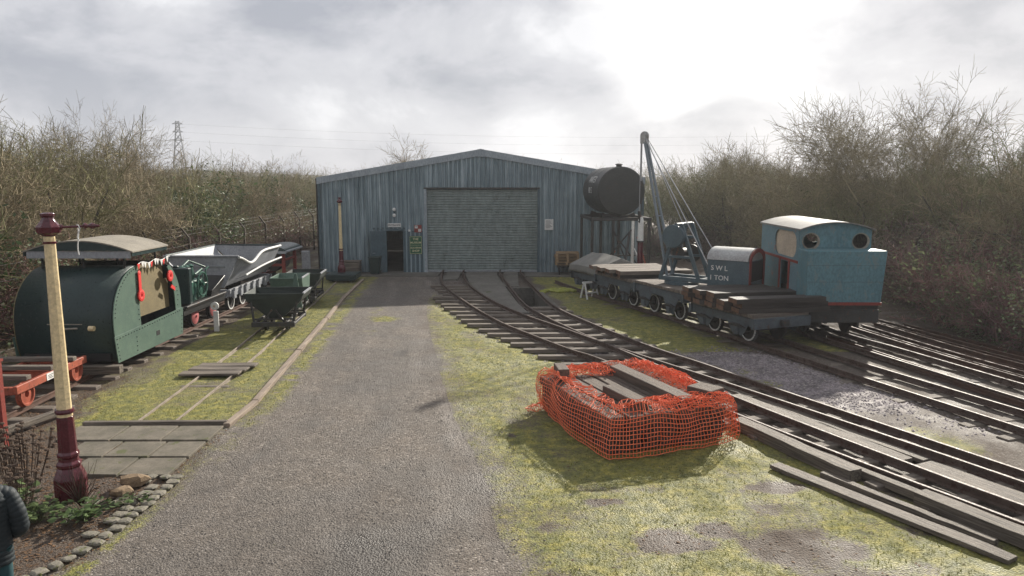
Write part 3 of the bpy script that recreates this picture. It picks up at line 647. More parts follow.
# ------------------------------------------------------------------ the shed
XL, XR, XC, YF, YB, ZE, ZR = -9.3, 6.3, -1.5, 36.5, 58.0, 4.52, 5.84
sh = empty('engine_shed', (XC, YF, 0), 0, 'large grey-blue corrugated steel shed with a wide closed roller door', 'shed')
hw = (XR - XL) / 2
def zroof(x): return ZE + (ZR - ZE) * (1 - abs(x) / hw)
DX0, DX1, DZ = -4.20 - XC, 1.30 - XC, 4.05        # roller opening
PX0, PX1, PZ = -6.10 - XC, -5.30 - XC, 2.05       # small door opening
def corr_x(xa, xb, pitch=.21, d=.07):
    """x stations and y offsets of a trapezoidal sheet"""
    pts = []; x = math.floor(xa / pitch) * pitch
    while x < xb + pitch:
        for u, v in ((0, 0), (.42, 0), (.55, -d), (.87, -d)): pts.append((x + u * pitch, v))
        x += pitch
    pts = [p for p in pts if xa < p[0] < xb]; return [(xa, pts[0][1])] + pts + [(xb, pts[-1][1])]
def clad(mb, xa, xb, z0f, z1f, yoff=0):
    pts = corr_x(xa, xb)
    for (x0, y0), (x1, y1) in zip(pts[:-1], pts[1:]):
        mb.add([(x0, y0 + yoff, z0f(x0)), (x1, y1 + yoff, z0f(x1)), (x1, y1 + yoff, z1f(x1)), (x0, y0 + yoff, z1f(x0))], [(0, 1, 2, 3)])
mb = MB(); c0 = lambda x: -.05
clad(mb, -hw, PX0 - .05, c0, zroof); clad(mb, PX0 - .05, PX1 + .05, lambda x: PZ + .12, zroof); clad(mb, PX1 + .05, DX0 - .06, c0, zroof)
clad(mb, DX0 - .06, DX1 + .06, lambda x: DZ + .08, zroof); clad(mb, DX1 + .06, hw, c0, zroof)
mb.build('front_wall', 'shed_blue', sh)
for sx in (-1, 1):
    mb = MB(); yy = np.arange(0, YB - YF + .01, .1)
    for i in range(len(yy) - 1):
        o0, o1 = (0, .035)[i % 4 > 1], (0, .035)[(i + 1) % 4 > 1]
        mb.add([(sx * (hw - o0), yy[i], -.2), (sx * (hw - o1), yy[i + 1], -.2), (sx * (hw - o1), yy[i + 1], ZE), (sx * (hw - o0), yy[i], ZE)], [(0, 1, 2, 3)])
    mb.build('side_wall', 'shed_blue', sh)
mb = MB(); mb.add([(-hw, YB - YF, -.2), (hw, YB - YF, -.2), (hw, YB - YF, ZE), (0, YB - YF, ZR), (-hw, YB - YF, ZE)], [(0, 1, 2, 3, 4)]); mb.build('back_wall', 'shed_blue', sh)
mb = MB()
for sx in (-1, 1):
    yy = np.arange(-.06, YB - YF + .06, .125)
    for i in range(len(yy) - 1):
        o0, o1 = (0, .03)[i % 4 > 1], (0, .03)[(i + 1) % 4 > 1]
        mb.add([(sx * (hw + .08), yy[i], ZE + .02 + o0), (sx * (hw + .08), yy[i + 1], ZE + .02 + o1), (0, yy[i + 1], ZR + .035 + o1), (0, yy[i], ZR + .035 + o0)], [(0, 1, 2, 3)])
mb.tube([(0, -.06, ZR + .05), (0, YB - YF, ZR + .05)], .09, 8); mb.build('roof', 'roof', sh)
mb = MB()
for sx in (-1, 1):
    mb.prism([(0, ZR - .20), (0, ZR + .10), (sx * (hw + .10), ZE + .08), (sx * (hw + .10), ZE - .22)], -.115, -.075, 'y')
    mb.prism([(0, ZR + .10), (0, ZR + .12), (sx * (hw + .10), ZE + .10), (sx * (hw + .10), ZE + .08)], -.115, .12, 'y')
mb.box(-.16, .16, -.13, -.118, ZR - .24, ZR + .11)
mb.build('barge_board', 'fascia', sh)
mb = MB()
for sx in (-1, 1): mb = MB(); mb.box(sx * hw - .07, sx * hw + .07, -.09, -.06, 0, ZE - .2); mb.box(sx * hw + sx * .04 - .03, sx * hw + sx * .04 + .03, -.06, .12, 0, ZE - .2); mb.build('corner_flashing', 'frame_blue', sh)
mb = MB(); mb.box(-hw + .05, hw - .05, .2, YB - YF - .05, -.1, .02); mb.build('floor', 'concrete', sh)
mb = MB(); mb.tube([(-hw - .13, .0, ZE + .0), (-hw - .13, YB - YF, ZE + .0)], .07, 6); mb.tube([(-hw - .13, .02, ZE - .02), (-hw - .13, .02, .1)], .045, 8)
mb.build('gutter', 'black', sh)
# roller door
mb = MB(); z_ = .06; prof = []
while z_ < DZ - .02: prof += [(z_, .0), (z_ + .03, -.035), (z_ + .08, -.035), (z_ + .11, 0)]; z_ += .125
for (z0, y0), (z1, y1) in zip(prof[:-1], prof[1:]): mb.add([(DX0 + .06, y0 + .10, z0), (DX1 - .06, y0 + .10, z0), (DX1 - .06, y1 + .10, z1), (DX0 + .06, y1 + .10, z1)], [(0, 1, 2, 3)])
rd = mb.build('roller_door', 'roller', sh)
mb = MB(); mb.box(DX0 + .06, DX1 - .06, .04, .11, .03, .13); mb.build('bottom_rail', 'galv', rd)
mb = MB(); mb.box(DX0 - .06, DX0 + .07, -.06, .16, .0, DZ + .02); mb.build('door_jamb', 'fascia', sh)
mb = MB(); mb.box(DX1 - .07, DX1 + .06, -.055, .16, .0, DZ + .02); mb.build('door_jamb', 'frame_blue', sh)
mb = MB(); mb.box(DX0 - .06, DX1 + .06, -.075, .16, DZ + .02, DZ + .09); mb.build('lintel', 'steel_dark', sh)
# small door: frame, open leaf, dark lobby behind
mb = MB(); mb.box(PX0 - .07, PX0, -.06, .1, 0, PZ + .07); mb.box(PX1, PX1 + .07, -.06, .1, 0, PZ + .07); mb.box(PX0, PX1, -.06, .1, PZ, PZ + .07)
mb.box(PX0 - .75, PX1 + .1, -.055, -.045, PZ + .07, PZ + .16); mb.build('door_frame', 'frame_blue', sh)
mb = MB(); mb.box(0, .04, -.80, 0, .03, PZ); dl = mb.build('door', 'frame_blue', sh, (PX0 - .02, -.06, 0), R(-62))
mb = MB(); mb.tube([(.04, -.7, 1.0), (.09, -.7, 1.0), (.09, -.6, 1.0)], .012, 6); mb.build('handle', 'galv', dl)
mb = MB(); mb.box(PX1 + .07, DX0 - .06, -.068, -.058, 0, 2.05); mb.build('flat_panel', 'frame_blue', sh)
# signs and fittings on the wall: each its own thing
def sign(name, x0, x1, z0, z1, mat, label, cat='sign', y=-.105, bevel=.004):
    mb = MB(); w, h = x1 - x0, z1 - z0; mb.box(-w / 2, w / 2, 0, .02, -h / 2, h / 2)
    o = mb.build(name, mat, loc=((x0 + x1) / 2, YF + y, (z0 + z1) / 2), bevel=bevel); tag(o, label, cat); return o
rx90 = (R(90), 0, 0)
o = sign('entrance_sign', -6.02, -5.38, 2.24, 2.42, 'white', 'small white sign with dark lettering above the open shed door'); text('ENTRANCE', .115, 'inktext', o, (0, -.004, 0), rx90)
o = sign('shop_sign', -4.98, -4.38, .92, 1.80, 'signgreen', 'dark green board with four lines of cream lettering beside the roller door', y=-.105)
mb = MB()
for a_ in ((-.28, .28, .40, .415), (-.28, .28, -.005, .005), (-.28, .28, -.415, -.40), (-.285, -.275, -.41, .41), (.275, .285, -.41, .41)): mb.box(a_[0], a_[1], -.004, -.001, a_[2], a_[3])
mb.build('border_line', 'signtext', o)
for s_, zz, sz in (('THE', .29, .15), ('MUSEUM', .12, .135), ('SOUVENIR', -.13, .11), ('SHOP', -.28, .14)): text(s_, sz, 'signtext', o, (0, -.004, zz), rx90)
o = sign('safety_sign', -4.74, -4.38, 1.98, 2.34, 'red', 'small red and white chequered sign above the green board', y=-.105)
mb = MB(); mb.box(-.15, -.01, -.004, -.001, .02, .15); mb.box(.01, .15, -.004, -.001, -.14, -.01); mb.build('white_panel', 'white', o)
mb = MB(); mb.box(-.14, -.02, -.007, -.005, .07, .085); mb.box(-.14, -.02, -.007, -.005, .10, .115); mb.box(.02, .13, -.007, -.005, -.07, -.055); mb.build('lettering', 'inktext', o)
o = sign('notice_board', 1.58, 2.00, 2.10, 2.62, 'white', 'white notice fixed right of the roller door')
mb = MB()
for k in range(7): mb.box(-.16, .10 + .05 * ((k * 7) % 3 - 1), -.004, -.001, .17 - k * .055, .185 - k * .055)
mb.build('lettering', 'inktext', o)
o = empty('floodlight', (-5.68, YF - .06, 2.95), 0, 'twin white lamp fitting high above the small shed door', 'lamp')
mb = MB(); mb.box(-.05, .05, -.06, 0, -.2, .2); mb.build('bracket', 'frame_blue', o)
for zz in (-.14, .14):
    mb = MB(); mb.lathe([(.02, 0), (.075, -.04), (.085, -.10), (.06, -.12)], (0, -.05, zz), 'y', 14); mb.build('lamp_head', 'white', o, smooth=True)
o = sign('socket_box', -5.03, -4.93, 2.02, 2.12, 'white', 'tiny white box on the wall left of the chequered sign', 'switch box')

# bins by the small door, pallets
def bin_(x, y, label, mat):
    e = empty('wheeled_bin', (x, y, .03), 0, label, 'bin', 'bins by the shed door')
    mb = MB(); mb.prism([(-.2, -.22), (.2, -.22), (.2, .22), (-.2, .22)], .05, .75); 
    mb = MB(); mb.add([(-.2, -.2, .03), (.2, -.2, .03), (.2, .2, .03), (-.2, .2, .03), (-.27, -.27, .8), (.27, -.27, .8), (.27, .27, .8), (-.27, .27, .8)], [(3, 2, 1, 0), (4, 5, 6, 7), (0, 1, 5, 4), (1, 2, 6, 5), (2, 3, 7, 6), (3, 0, 4, 7)])
    mb.build('body', mat, e, bevel=.02)
    mb = MB(); mb.box(-.29, .29, -.30, .29, .8, .86); mb.tube([(-.25, .30, .84), (.25, .30, .84)], .02, 6); mb.build('lid', mat, e, bevel=.015)
    for sx in (-1, 1): mb = MB(); mb.lathe([(.09, -.025), (.09, .025)], (sx * .24, .2, .09), 'x', 14); mb.build('wheel', 'black', e)
bin_(-6.55, 35.7, 'dark green wheeled bin standing left of the open shed door', 'lgreen')
e = empty('planter_box', (-7.75, 35.9, .03), 0, 'low brown wooden box against the shed wall behind the far lamp post', 'box')
mb = MB()
for k in range(3): mb.box(-.45, .45, -.3, .3, .02 + k * .19, .19 + k * .19)
mb.build('boards', 'oldwood', e, bevel=.008); mb = MB(); mb.box(-.47, .47, -.32, .32, .59, .63); mb.build('lid', 'oldwood', e)
for k in range(4):
    e = empty('pallet', (2.62 + .03 * (k % 2), 35.85, .50 + k * .145), .04 * (k % 3 - 1), ['pale wooden pallet, lowest of the stack by the shed wall', 'pale wooden pallet, second from the bottom of its stack', 'pale wooden pallet, second from the top of its stack', 'pale wooden pallet on top of the stack by the shed wall'][k], 'pallet', 'stack of pallets by the shed')
    for i in range(6): mb = MB(); mb.box(-.55, .55, -.5 + i * .18, -.4 + i * .18, .115, .135); mb.build('deck_board', 'palewood', e)
    for yy in (-.45, 0, .42):
        mb = MB(); mb.box(-.55, .55, yy - .05, yy + .05, 0, .018)
        for xx in (-.5, 0, .5): mb.box(xx - .05, xx + .05, yy - .045, yy + .045, .015, .113)
        mb.build('bearer', 'palewood', e)
e = empty('pallet_trolley', (2.65, 35.85, .0), 0, 'dark low trolley under the stack of pallets', 'trolley')
mb = MB(); mb.box(-.5, .5, -.4, .4, .38, .495); mb.build('deck', 'steel_dark', e)
for sx in (-.38, .38):
    for sy in (-.3, .3): mb = MB(); mb.lathe([(.18, -.03), (.18, .03)], (sx, sy, .19), 'x', 16); mb.build('wheel', 'black', e)
# grass clippings heap
mb = MB()
n = 22
for i in range(60):
    a = random.uniform(0, 6.28); r_ = random.random() ** .6; x = 2.35 + math.cos(a) * r_ * 1.3; y = 30.6 + math.sin(a) * r_ * .5 + (x - 2.35) * .45
    stone(mb, x, y, .02, .16, .12, .05, a, .35)
tag(mb.build('straw_heap', 'yellow', smooth=True), 'low yellowish heap of clippings on the grass left of the sheeted wagon', 'straw')

# ------------------------------------------------------------------ lamp posts
def lamp(x, y, z0, sc, label, bar=True):
    e = empty('lamp_post', (x, y, z0), R(20) if bar else R(10), label, 'lamp post', 'old maroon and cream lamp posts'); e.scale = (sc, sc, sc)
    r8 = math.pi / 8
    mb = MB(); mb.lathe([(.215, 0), (.215, .30), (.205, .33), (.17, .42), (.15, .46), (.165, .48), (.165, .52), (.135, .55), (.13, .60), (.145, .62), (.145, .66), (.125, .69), (.112, 1.16), (.108, 1.20)], n=8, rot=r8); mb.build('base', 'maroon', e, bevel=.006)
    mb = MB(); mb.lathe([(.104, 1.20), (.103, 1.25)], n=8, rot=r8); mb.lathe([(.098, 1.31), (.072, 3.72), (.070, 3.74)], n=8, rot=r8); mb.build('shaft', 'cream', e, bevel=.004)
    mb = MB(); mb.lathe([(.118, 1.25), (.125, 1.28), (.118, 1.31)], n=16); mb.build('collar', 'maroon', e); mb = MB(); mb.lathe([(.082, 3.64), (.084, 3.665), (.080, 3.67)], n=12); mb.build('collar', 'maroon', e)
    mb = MB(); mb.lathe([(.075, 3.74), (.10, 3.765), (.15, 3.79), (.155, 3.87), (.13, 3.90), (.10, 3.94), (.08, 3.975), (.075, 4.00), (.092, 4.015), (.092, 4.05), (.05, 4.06)], n=8, rot=r8); mb.build('capital', 'maroon', e, bevel=.005)
    if bar:
        mb = MB(); mb.tube([(.10, -.0, 3.86), (.56, -.0, 3.87)], .016, 10); mb.lathe([(.03, .0), (.045, .02), (.02, .06), (.045, .11), (.03, .14), (.012, .2)], (.42, 0, 3.87), 'x', 12); mb.lathe([(.035, 0), (.035, .05)], (.12, 0, 3.86), 'x', 12)
        mb.build('ladder_bar', 'maroon', e)
    return e
lamp(-6.31, 10.22, 0, 1.0, 'tall cream and maroon cast iron lamp post in the left foreground flower bed')
lamp(-7.75, 33.9, .32, .84, 'smaller cream and maroon lamp post standing by the left end of the shed', bar=False)
mb = MB(); a0 = Vector((.60, 0, 3.70)); rz20 = Matrix.Rotation(R(20), 3, 'Z')
pts = [Vector((.34 + .012 * math.sin(k), .018, 3.89 - k * .07)) for k in range(7)]; pts2 = [Vector((.36 + .02 * math.sin(k * 1.3), -.018, 3.89 - k * .045)) for k in range(6)]
ptsx = list(reversed(pts)) + pts2; mb.tube([rz20 @ p for p in ptsx], .008, 6)
tag(mb.build('cable_tie', 'white', loc=(-6.31, 10.22, 0)), 'thin white cord looped over the lamp post ladder bar', 'cord')
# trolley under the far lamp post
e = empty('flat_trolley', (-7.6, 33.5, 0), 0, 'low dark trolley carrying the far lamp post', 'trolley')
mb = MB(); mb.prism([(-.68, .12), (-.5, .06), (.5, .06), (.68, .12), (.68, .34), (-.68, .34)], -.5, .75, 'y'); mb.build('bed', 'lgreen', e, bevel=.02)
for sx in (-.4, .4):
    for sy in (-.3, .5): mb = MB(); mb.lathe([(.10, -.03), (.10, .03)], (sx, sy, .10), 'x', 14); mb.build('wheel', 'black', e)
# grey cabinet on a post
e = empty('post_cabinet', (-9.55, 34.6, 0), 0, 'narrow grey cabinet on a post left of the shed corner', 'cabinet')
mb = MB(); mb.box(-.18, .18, -.1, .1, .42, 1.25); mb.build('cabinet', 'palegrey', e, bevel=.02); mb = MB(); mb.tube([(0, 0, 0), (0, 0, .42)], .05, 8); mb.build('leg', 'steel_dark', e)
# white marker post with disc
e = empty('marker_post', (-8.86, 22.1, 0), 0, 'short white post with a round white disc beside the pink-wheeled tractor', 'marker post')
mb = MB(); mb.box(-.075, .075, -.03, .03, 0, .62); mb.build('post', 'white', e, bevel=.01)
mb = MB(); mb.lathe([(.12, -.02), (.12, .02)], (0, -.055, .78), 'y', 20); mb.build('disc', 'white', e); mb = MB(); mb.lathe([(.035, -.01), (.035, .01)], (0, -.09, .78), 'y', 12); mb.build('disc_centre', 'creamint', e)

# ------------------------------------------------------------------ wheels
def wheel(parent, x, y, z_, r, mat, rim=None, sx=1, spokes=0, w=.09):
    mb = MB()
    mb.lathe([(r * .25, -w * .6), (r * .3, w * .25), (r * .8, w * .12), (r * .86, w * .5), (r, w * .5), (r * 1.0, -w * .25), (r * 1.1, -w * .35), (r * 1.1, -w * .6)] if sx > 0 else
             [(r * 1.1, w * .6), (r * 1.1, w * .35), (r, w * .25), (r, -w * .5), (r * .86, -w * .5), (r * .8, -w * .12), (r * .3, -w * .25), (r * .25, w * .6)], (x, y, z_), 'x', 26)
    o = mb.build('wheel', mat, parent); auto(o, 40)
    if rim:
        mb = MB(); xo = x + sx * (w * .5 + .004); n = 32; vs_ = []; fs = []
        for k in range(n):
            q_ = 2 * math.pi * k / n
            for rr_, xx in ((r * .86, xo), (r * 1.0, xo), (r * 1.0, xo - sx * .02), (r * .86, xo - sx * .02)): vs_.append((xx, y + rr_ * math.cos(q_), z_ + rr_ * math.sin(q_)))
        for k in range(n):
            for j in range(4): fs.append((k * 4 + j, k * 4 + (j + 1) % 4, ((k + 1) % n) * 4 + (j + 1) % 4, ((k + 1) % n) * 4 + j))
        mb.add(vs_, fs); mb.build('rim', rim, o)
    return o
ZRAIL = .134

# ------------------------------------------------------------------ four wagons on the right-hand track
WRZ = math.atan2(C_n.y, C_n.x)
def wagon_base(cx_, cy_, label, wb=1.5, half=1.42, hwid=.92, deckz=1.10, group='four-wheeled wagons on the right-hand track', deck='oldwood', rim='white'):
    e = empty('flat_wagon', (cx_, cy_, 0), WRZ, label, 'wagon', group)
    zw = ZRAIL + .31
    for sx in (-1, 1):
        for sy in (-1, 1): wheel(e, sx * .50, sy * wb / 2, zw, .30, 'steel_dark', rim if sx < 0 else None, sx)
    for sy in (-1, 1): mb = MB(); mb.tube([(-.72, sy * wb / 2, zw), (.72, sy * wb / 2, zw)], .05, 10); mb.build('axle', 'steel_dark', e)
    for sx in (-1, 1):
        mb = MB(); x = sx * (hwid - .09)
        mb.box(x - .05, x + .05, -half, half, deckz - .34, deckz - .12)
        mb.build('side_frame', 'wagon', e, bevel=.01)
        for sy in (-1, 1):
            y = sy * wb / 2; mb = MB()
            # plate axle guard: wide at the top, two horns round the axle box
            mb.prism([(y - .44, deckz - .30), (y + .44, deckz - .30), (y + .30, deckz - .52), (y + .17, zw - .10), (y + .09, zw - .10), (y + .09, zw + .14), (y - .09, zw + .14), (y - .09, zw - .10), (y - .17, zw - .10), (y - .30, deckz - .52)], x + sx * .052, x + sx * .072, 'x')
            g_ = mb.build('axle_guard', 'wagon', e)
            mb = MB(); mb.box(x + sx * .04, x + sx * .17, y - .085, y + .085, zw - .08, zw + .13); mb.build('axle_box', 'wagon', e, bevel=.015)
            mb = MB()
            for k in range(4): mb.box(x + sx * .09, x + sx * .15, y - .36 + k * .08, y + .36 - k * .08, zw + .14 + k * .02, zw + .158 + k * .02)
            mb.build('leaf_spring', 'steel_dark', e)
    for sy in (-1, 1):
        mb = MB(); mb.box(-hwid - .03, hwid + .03, sy * half - .06, sy * half + .06, deckz - .38, deckz - .10); mb.build('headstock', 'wagon', e, bevel=.01)
        mb = MB(); mb.box(-.12, .12, sy * (half + .06), sy * (half + .2), deckz - .32, deckz - .16) if sy > 0 else mb.box(-.12, .12, sy * (half + .2), sy * (half + .06), deckz - .32, deckz - .16); mb.build('buffer', 'steel_dark', e, bevel=.02)
    n = 11; mb = MB(); w = 2 * half / n
    for k in range(n): mb.box(-hwid, hwid, -half + k * w + .008, -half + (k + 1) * w - .008, deckz - .10, deckz - random.uniform(0, .012))
    mb.build('deck', deck, e, bevel=.006)
    return e
W1 = wagon_base(6.68, 21.02, 'blue-grey flat wagon nearest the camera, loaded with dark sleepers', rim='white', deckz=.98)
W2 = wagon_base(5.52, 24.2, 'blue-grey flat wagon carrying the hand crane', deckz=1.16)
W3 = wagon_base(4.48, 26.86, 'flat wagon stacked with flat timbers behind the crane wagon', deckz=1.12)
W4 = wagon_base(3.72, 29.5, 'wagon sheeted over with a grey tarpaulin at the far end of the row', rim=None, deckz=.95, half=1.2, wb=1.3)
W1.name = 'flat_wagon'
def wloc(W, x, y, z_): 
    c, s2 = math.cos(WRZ), math.sin(WRZ); return (W.location.x + x * c - y * s2, W.location.y + x * s2 + y * c, z_)
def load_sleeper(W, x, y, z_, L_, label, cat='sleeper', grp='sleepers loaded across the near wagon', rz=0, w=.25, h=.13, mat='darkwood_x'):
    mb = MB(); mb.box(-L_ / 2, L_ / 2, -w / 2, w / 2, 0, h, 0)
    mb.add([(-L_ / 2 - .003, -w / 2 + .004, .004), (-L_ / 2 - .003, w / 2 - .004, .004), (-L_ / 2 - .003, w / 2 - .004, h - .004), (-L_ / 2 - .003, -w / 2 + .004, h - .004)], [(0, 1, 2, 3)], 1)
    o = mb.build('timber_sleeper', [mat, 'endgrain'], loc=wloc(W, x, y, z_), rz=WRZ - R(12) + rz); return tag(o, label, cat, grp)
places = ['nearest the camera', 'second from the near end', 'in the middle of its layer', 'second from the crane', 'nearest the crane']
levels = ['bottom', 'middle', 'top']
for lev in range(3):
    for k in range(5):
        if lev == 2 and k in (1,): continue
        load_sleeper(W1, .12 + random.uniform(-.08, .12), -1.15 + k * .56 + random.uniform(-.03, .03), .985 + lev * .135, 2.55 + random.uniform(-.1, .1),
                     'dark sleeper in the %s layer on the near wagon, %s' % (levels[lev], places[k]), rz=random.uniform(-.03, .03), w=.50, mat='darkwood_x')
for k in range(4):
    load_sleeper(W3, .15 + random.uniform(-.1, .1), -.95 + k * .6, 1.125, 2.5, 'dark timber in the lower layer on the third wagon, ' + ['nearest the crane', 'second from the crane', 'third from the crane', 'farthest from the crane'][k], 'timber', 'timbers loaded on the third wagon', w=.28)
    load_sleeper(W3, .1 + random.uniform(-.1, .1), -.95 + k * .6, 1.26, 2.6, 'pale-topped timber in the upper layer on the third wagon, ' + ['nearest the crane', 'second from the crane', 'third from the crane', 'farthest from the crane'][k], 'timber', 'timbers loaded on the third wagon', w=.54, mat='oldwood')
# tarpaulin tent over wagon 4, with folds
mb = MB(); nu, nv = 26, 22; vs_ = []
for i in range(nu + 1):
    for j in range(nv + 1):
        y = -1.28 + 2.56 * i / nu; u = -1 + 2 * j / nv
        s2 = abs(u); ridge = 1.62 - .10 * abs(y) * .5
        if s2 < .72: x = u / .72 * 1.04; zz = ridge - (s2 / .72) * .42
        else: x = math.copysign(1.02 + (s2 - .72) * .12, u); zz = ridge - .42 - (s2 - .72) / .28 * .26
        if abs(y) > 1.2: zz -= (abs(y) - 1.2) * 2.4
        zz += .008 * math.sin(y * 7 + u * 3) + .012 * (vnoise(x * 3, y * 3, 1, 4) - .5)
        vs_.append((x, y, float(zz)))
fs = [(i * (nv + 1) + j, i * (nv + 1) + j + 1, (i + 1) * (nv + 1) + j + 1, (i + 1) * (nv + 1) + j) for i in range(nu) for j in range(nv)]
mb.add(vs_, fs); o = auto(mb.build('tarpaulin', 'tarp', loc=(3.72, 29.5, 0), rz=WRZ), 12); md = o.modifiers.new('thick', 'SOLIDIFY'); md.thickness = .01
tag(o, 'weathered grey tarpaulin tented over the farthest wagon', 'tarpaulin')
# crane -------------------------------------------------------------
u = Vector((-.78, .62, 0)).normalized(); side = Vector((-.62, -.78, 0)).normalized()
CRZ = math.atan2(-u.x, u.y)      # local +y along the jib direction
cr = empty('hand_crane', (5.52, 24.2, 1.165), CRZ, 'grey-blue hand crane with a tall raked jib and wire stays on its wagon', 'crane')
mb = MB(); mb.lathe([(.55, .0), (.55, .10), (.45, .12)], n=28); mb.build('turntable', 'crane', cr)
mb = MB(); mb.box(-.42, -.30, -1.1, .62, .122, .26); mb.box(.30, .42, -1.1, .62, .122, .26); mb.box(-.30, .30, .45, .60, .124, .25); mb.box(-.30, .30, -.9, -.78, .124, .25); mb.build('bed_frame', 'crane', cr, bevel=.01)
for sx in (-1, 1):
    mb = MB(); x = sx * .38
    mb.beam((x, -.75, .24), (x, -.12, 1.95), .09, .11); mb.beam((x, .55, .24), (x, .05, 1.95), .09, .11); mb.beam((x, -.48, .9), (x, .38, .9), .07, .08); mb.beam((x, -.25, 1.5), (x, .2, 1.5), .07, .08)
    mb.build('side_frame', 'crane', cr, bevel=.008)
mb = MB(); mb.tube([(-.55, -.02, 1.93), (.55, -.02, 1.93)], .06, 12); mb.tube([(-.5, -.05, 1.45), (.5, -.05, 1.45)], .035, 10); mb.build('cross_shaft', 'crane', cr)
mb = MB(); mb.lathe([(.35, -.09), (.37, -.07), (.37, .07), (.35, .09)], (-.50, .08, 1.56), 'x', 30); auto(mb.build('gear_cover', 'crane', cr))
mb = MB(); mb.lathe([(.16, -.28), (.16, .28)], (0, .0, 1.0), 'x', 20); mb.lathe([(.22, -.30), (.22, -.27)], (0, 0, 1.0), 'x', 20); mb.lathe([(.22, .27), (.22, .30)], (0, 0, 1.0), 'x', 20); mb.build('winding_drum', 'steel_dark', cr)
mb = MB(); mb.lathe([(.30, .0), (.30, .05)], (.44, -.1, .95), 'x', 24); mb.tube([(.49, -.1, .95), (.62, -.1, .95), (.62, -.1, 1.28), (.75, -.1, 1.28)], .02, 8); mb.build('crank_handle', 'steel_dark', cr)
tipz = 5.88 - 1.165; tipy = 1.46
for sx in (-1, 1):
    mb = MB(); mb.beam((sx * .22, .42, .26), (sx * .07, tipy, tipz), .055, .11, up=(1, 0, 0)); mb.build('jib', 'jibgrey', cr, bevel=.008)
mb = MB()
for k in range(1, 7):
    f_ = k / 7; yy = .42 + (tipy - .42) * f_; zz = .26 + (tipz - .26) * f_; xx = .22 - .15 * f_; mb.beam((-xx, yy, zz), (xx, yy, zz), .035, .04)
mb.build('jib_brace', 'jibgrey', cr)
mb = MB(); mb.lathe([(.14, -.04), (.11, -.02), (.11, .02), (.14, .04)], (0, tipy + .02, tipz + .06), 'x', 18); mb.box(-.13, .13, tipy - .07, tipy + .11, tipz - .2, tipz + .1); mb.build('jib_head', 'silver', cr)
mb = MB(); mb.tube([(0, tipy + .15, tipz + .06), (0, tipy + .15, 2.3)], .012, 5); mb.tube([(0, tipy + .12, 4.6), (0, tipy + .12, 3.3)], .03, 6)
mb.build('hoist_cable', 'cable', cr); mb = MB(); mb.tube([(0, tipy + .15, 2.3), (0, tipy + .15, 2.1), (.05, tipy + .15, 2.0), (.02, tipy + .15, 1.92), (-.05, tipy + .15, 1.97)], [.05, .04, .025, .022, .012], 8); mb.build('hook', 'steel_dark', cr)
for sx in (-1, 1):
    mb = MB(); mb.tube([(sx * .08, tipy, tipz + .05), (sx * .38, -.03, 1.99 + .55 * 0), (sx * .44, -1.35, .45)] if False else [(sx * .08, tipy, tipz + .05), (sx * .50, -1.35, .32)], .016, 6); mb.build('stay_rod', 'cable', cr)
mb = MB(); mb.tube([(0, tipy - .05, tipz - .02), (0, .05, 2.0), (0, 0, 1.16)], .012, 5); mb.build('luffing_cable', 'cable', cr)
# counterweight box with rounded roof and lettering
cw = MB(); Lh, Wh = .66, .60
cw.box(-Wh, Wh, -1.80 - Lh, -1.80 + Lh, .10, .92)
b_o = cw.build('counterweight_box', 'crane', cr, bevel=.012)
mb = MB(); arc = [(Wh + .03) * math.cos(math.pi * k / 14) for k in range(15)]; arz = [.92 + .36 * math.sin(math.pi * k / 14) for k in range(15)]
mb.prism(list(zip(arc, arz)), -1.80 - Lh + .03, -1.80 + Lh + .02, 'y'); auto(mb.build('hood', 'silver', b_o))
mb = MB(); ring = [(arc[k], arz[k]) for k in range(15)]
mb.prism([(Wh + .02, .12)] + ring + [(-Wh - .02, .12), (-Wh + .12, .12), (-Wh + .12, .9)] + [(-(Wh - .12) * math.cos(math.pi * k / 10), .9 + .26 * math.sin(math.pi * k / 10)) for k in range(11)] + [(Wh - .12, .12)], -1.80 - Lh - .03, -1.80 - Lh - .004, 'y')
mb.build('end_beading', 'red', b_o)
mb = MB(); mb.box(-Wh + .13, Wh - .13, -1.80 - Lh - .02, -1.80 - Lh - .003, .3, .9); mb.build('end_opening_shade', 'dark', b_o)  # dark plate paints the shade of the open end
rz_t = (R(90), 0, R(-90))
text('S W L', .21, 'whitetext', b_o, (-Wh - .006, -1.52, .66), rz_t); text('1 TON', .21, 'whitetext', b_o, (-Wh - .006, -1.52, .36), rz_t)
# white trestle by the far wagon
e = empty('trestle', (2.98, 28.45, 0), R(25), 'small white painted trestle on the grass beside the sheeted wagon', 'trestle')
mb = MB(); mb.beam((-.32, 0, .62), (.32, 0, .62), .07, .07); mb.build('top_bar', 'white', e)
for a_ in ((-.25, -.25), (-.25, .25), (.25, -.25), (.25, .25)): mb = MB(); mb.beam((a_[0], a_[1], 0), (a_[0] * .95, a_[1] * .15, .59), .05, .05); mb.build('leg', 'white', e)
mb = MB(); mb.beam((-.24, -.18, .25), (.24, -.18, .25), .03, .05); mb.build('stretcher', 'white', e)

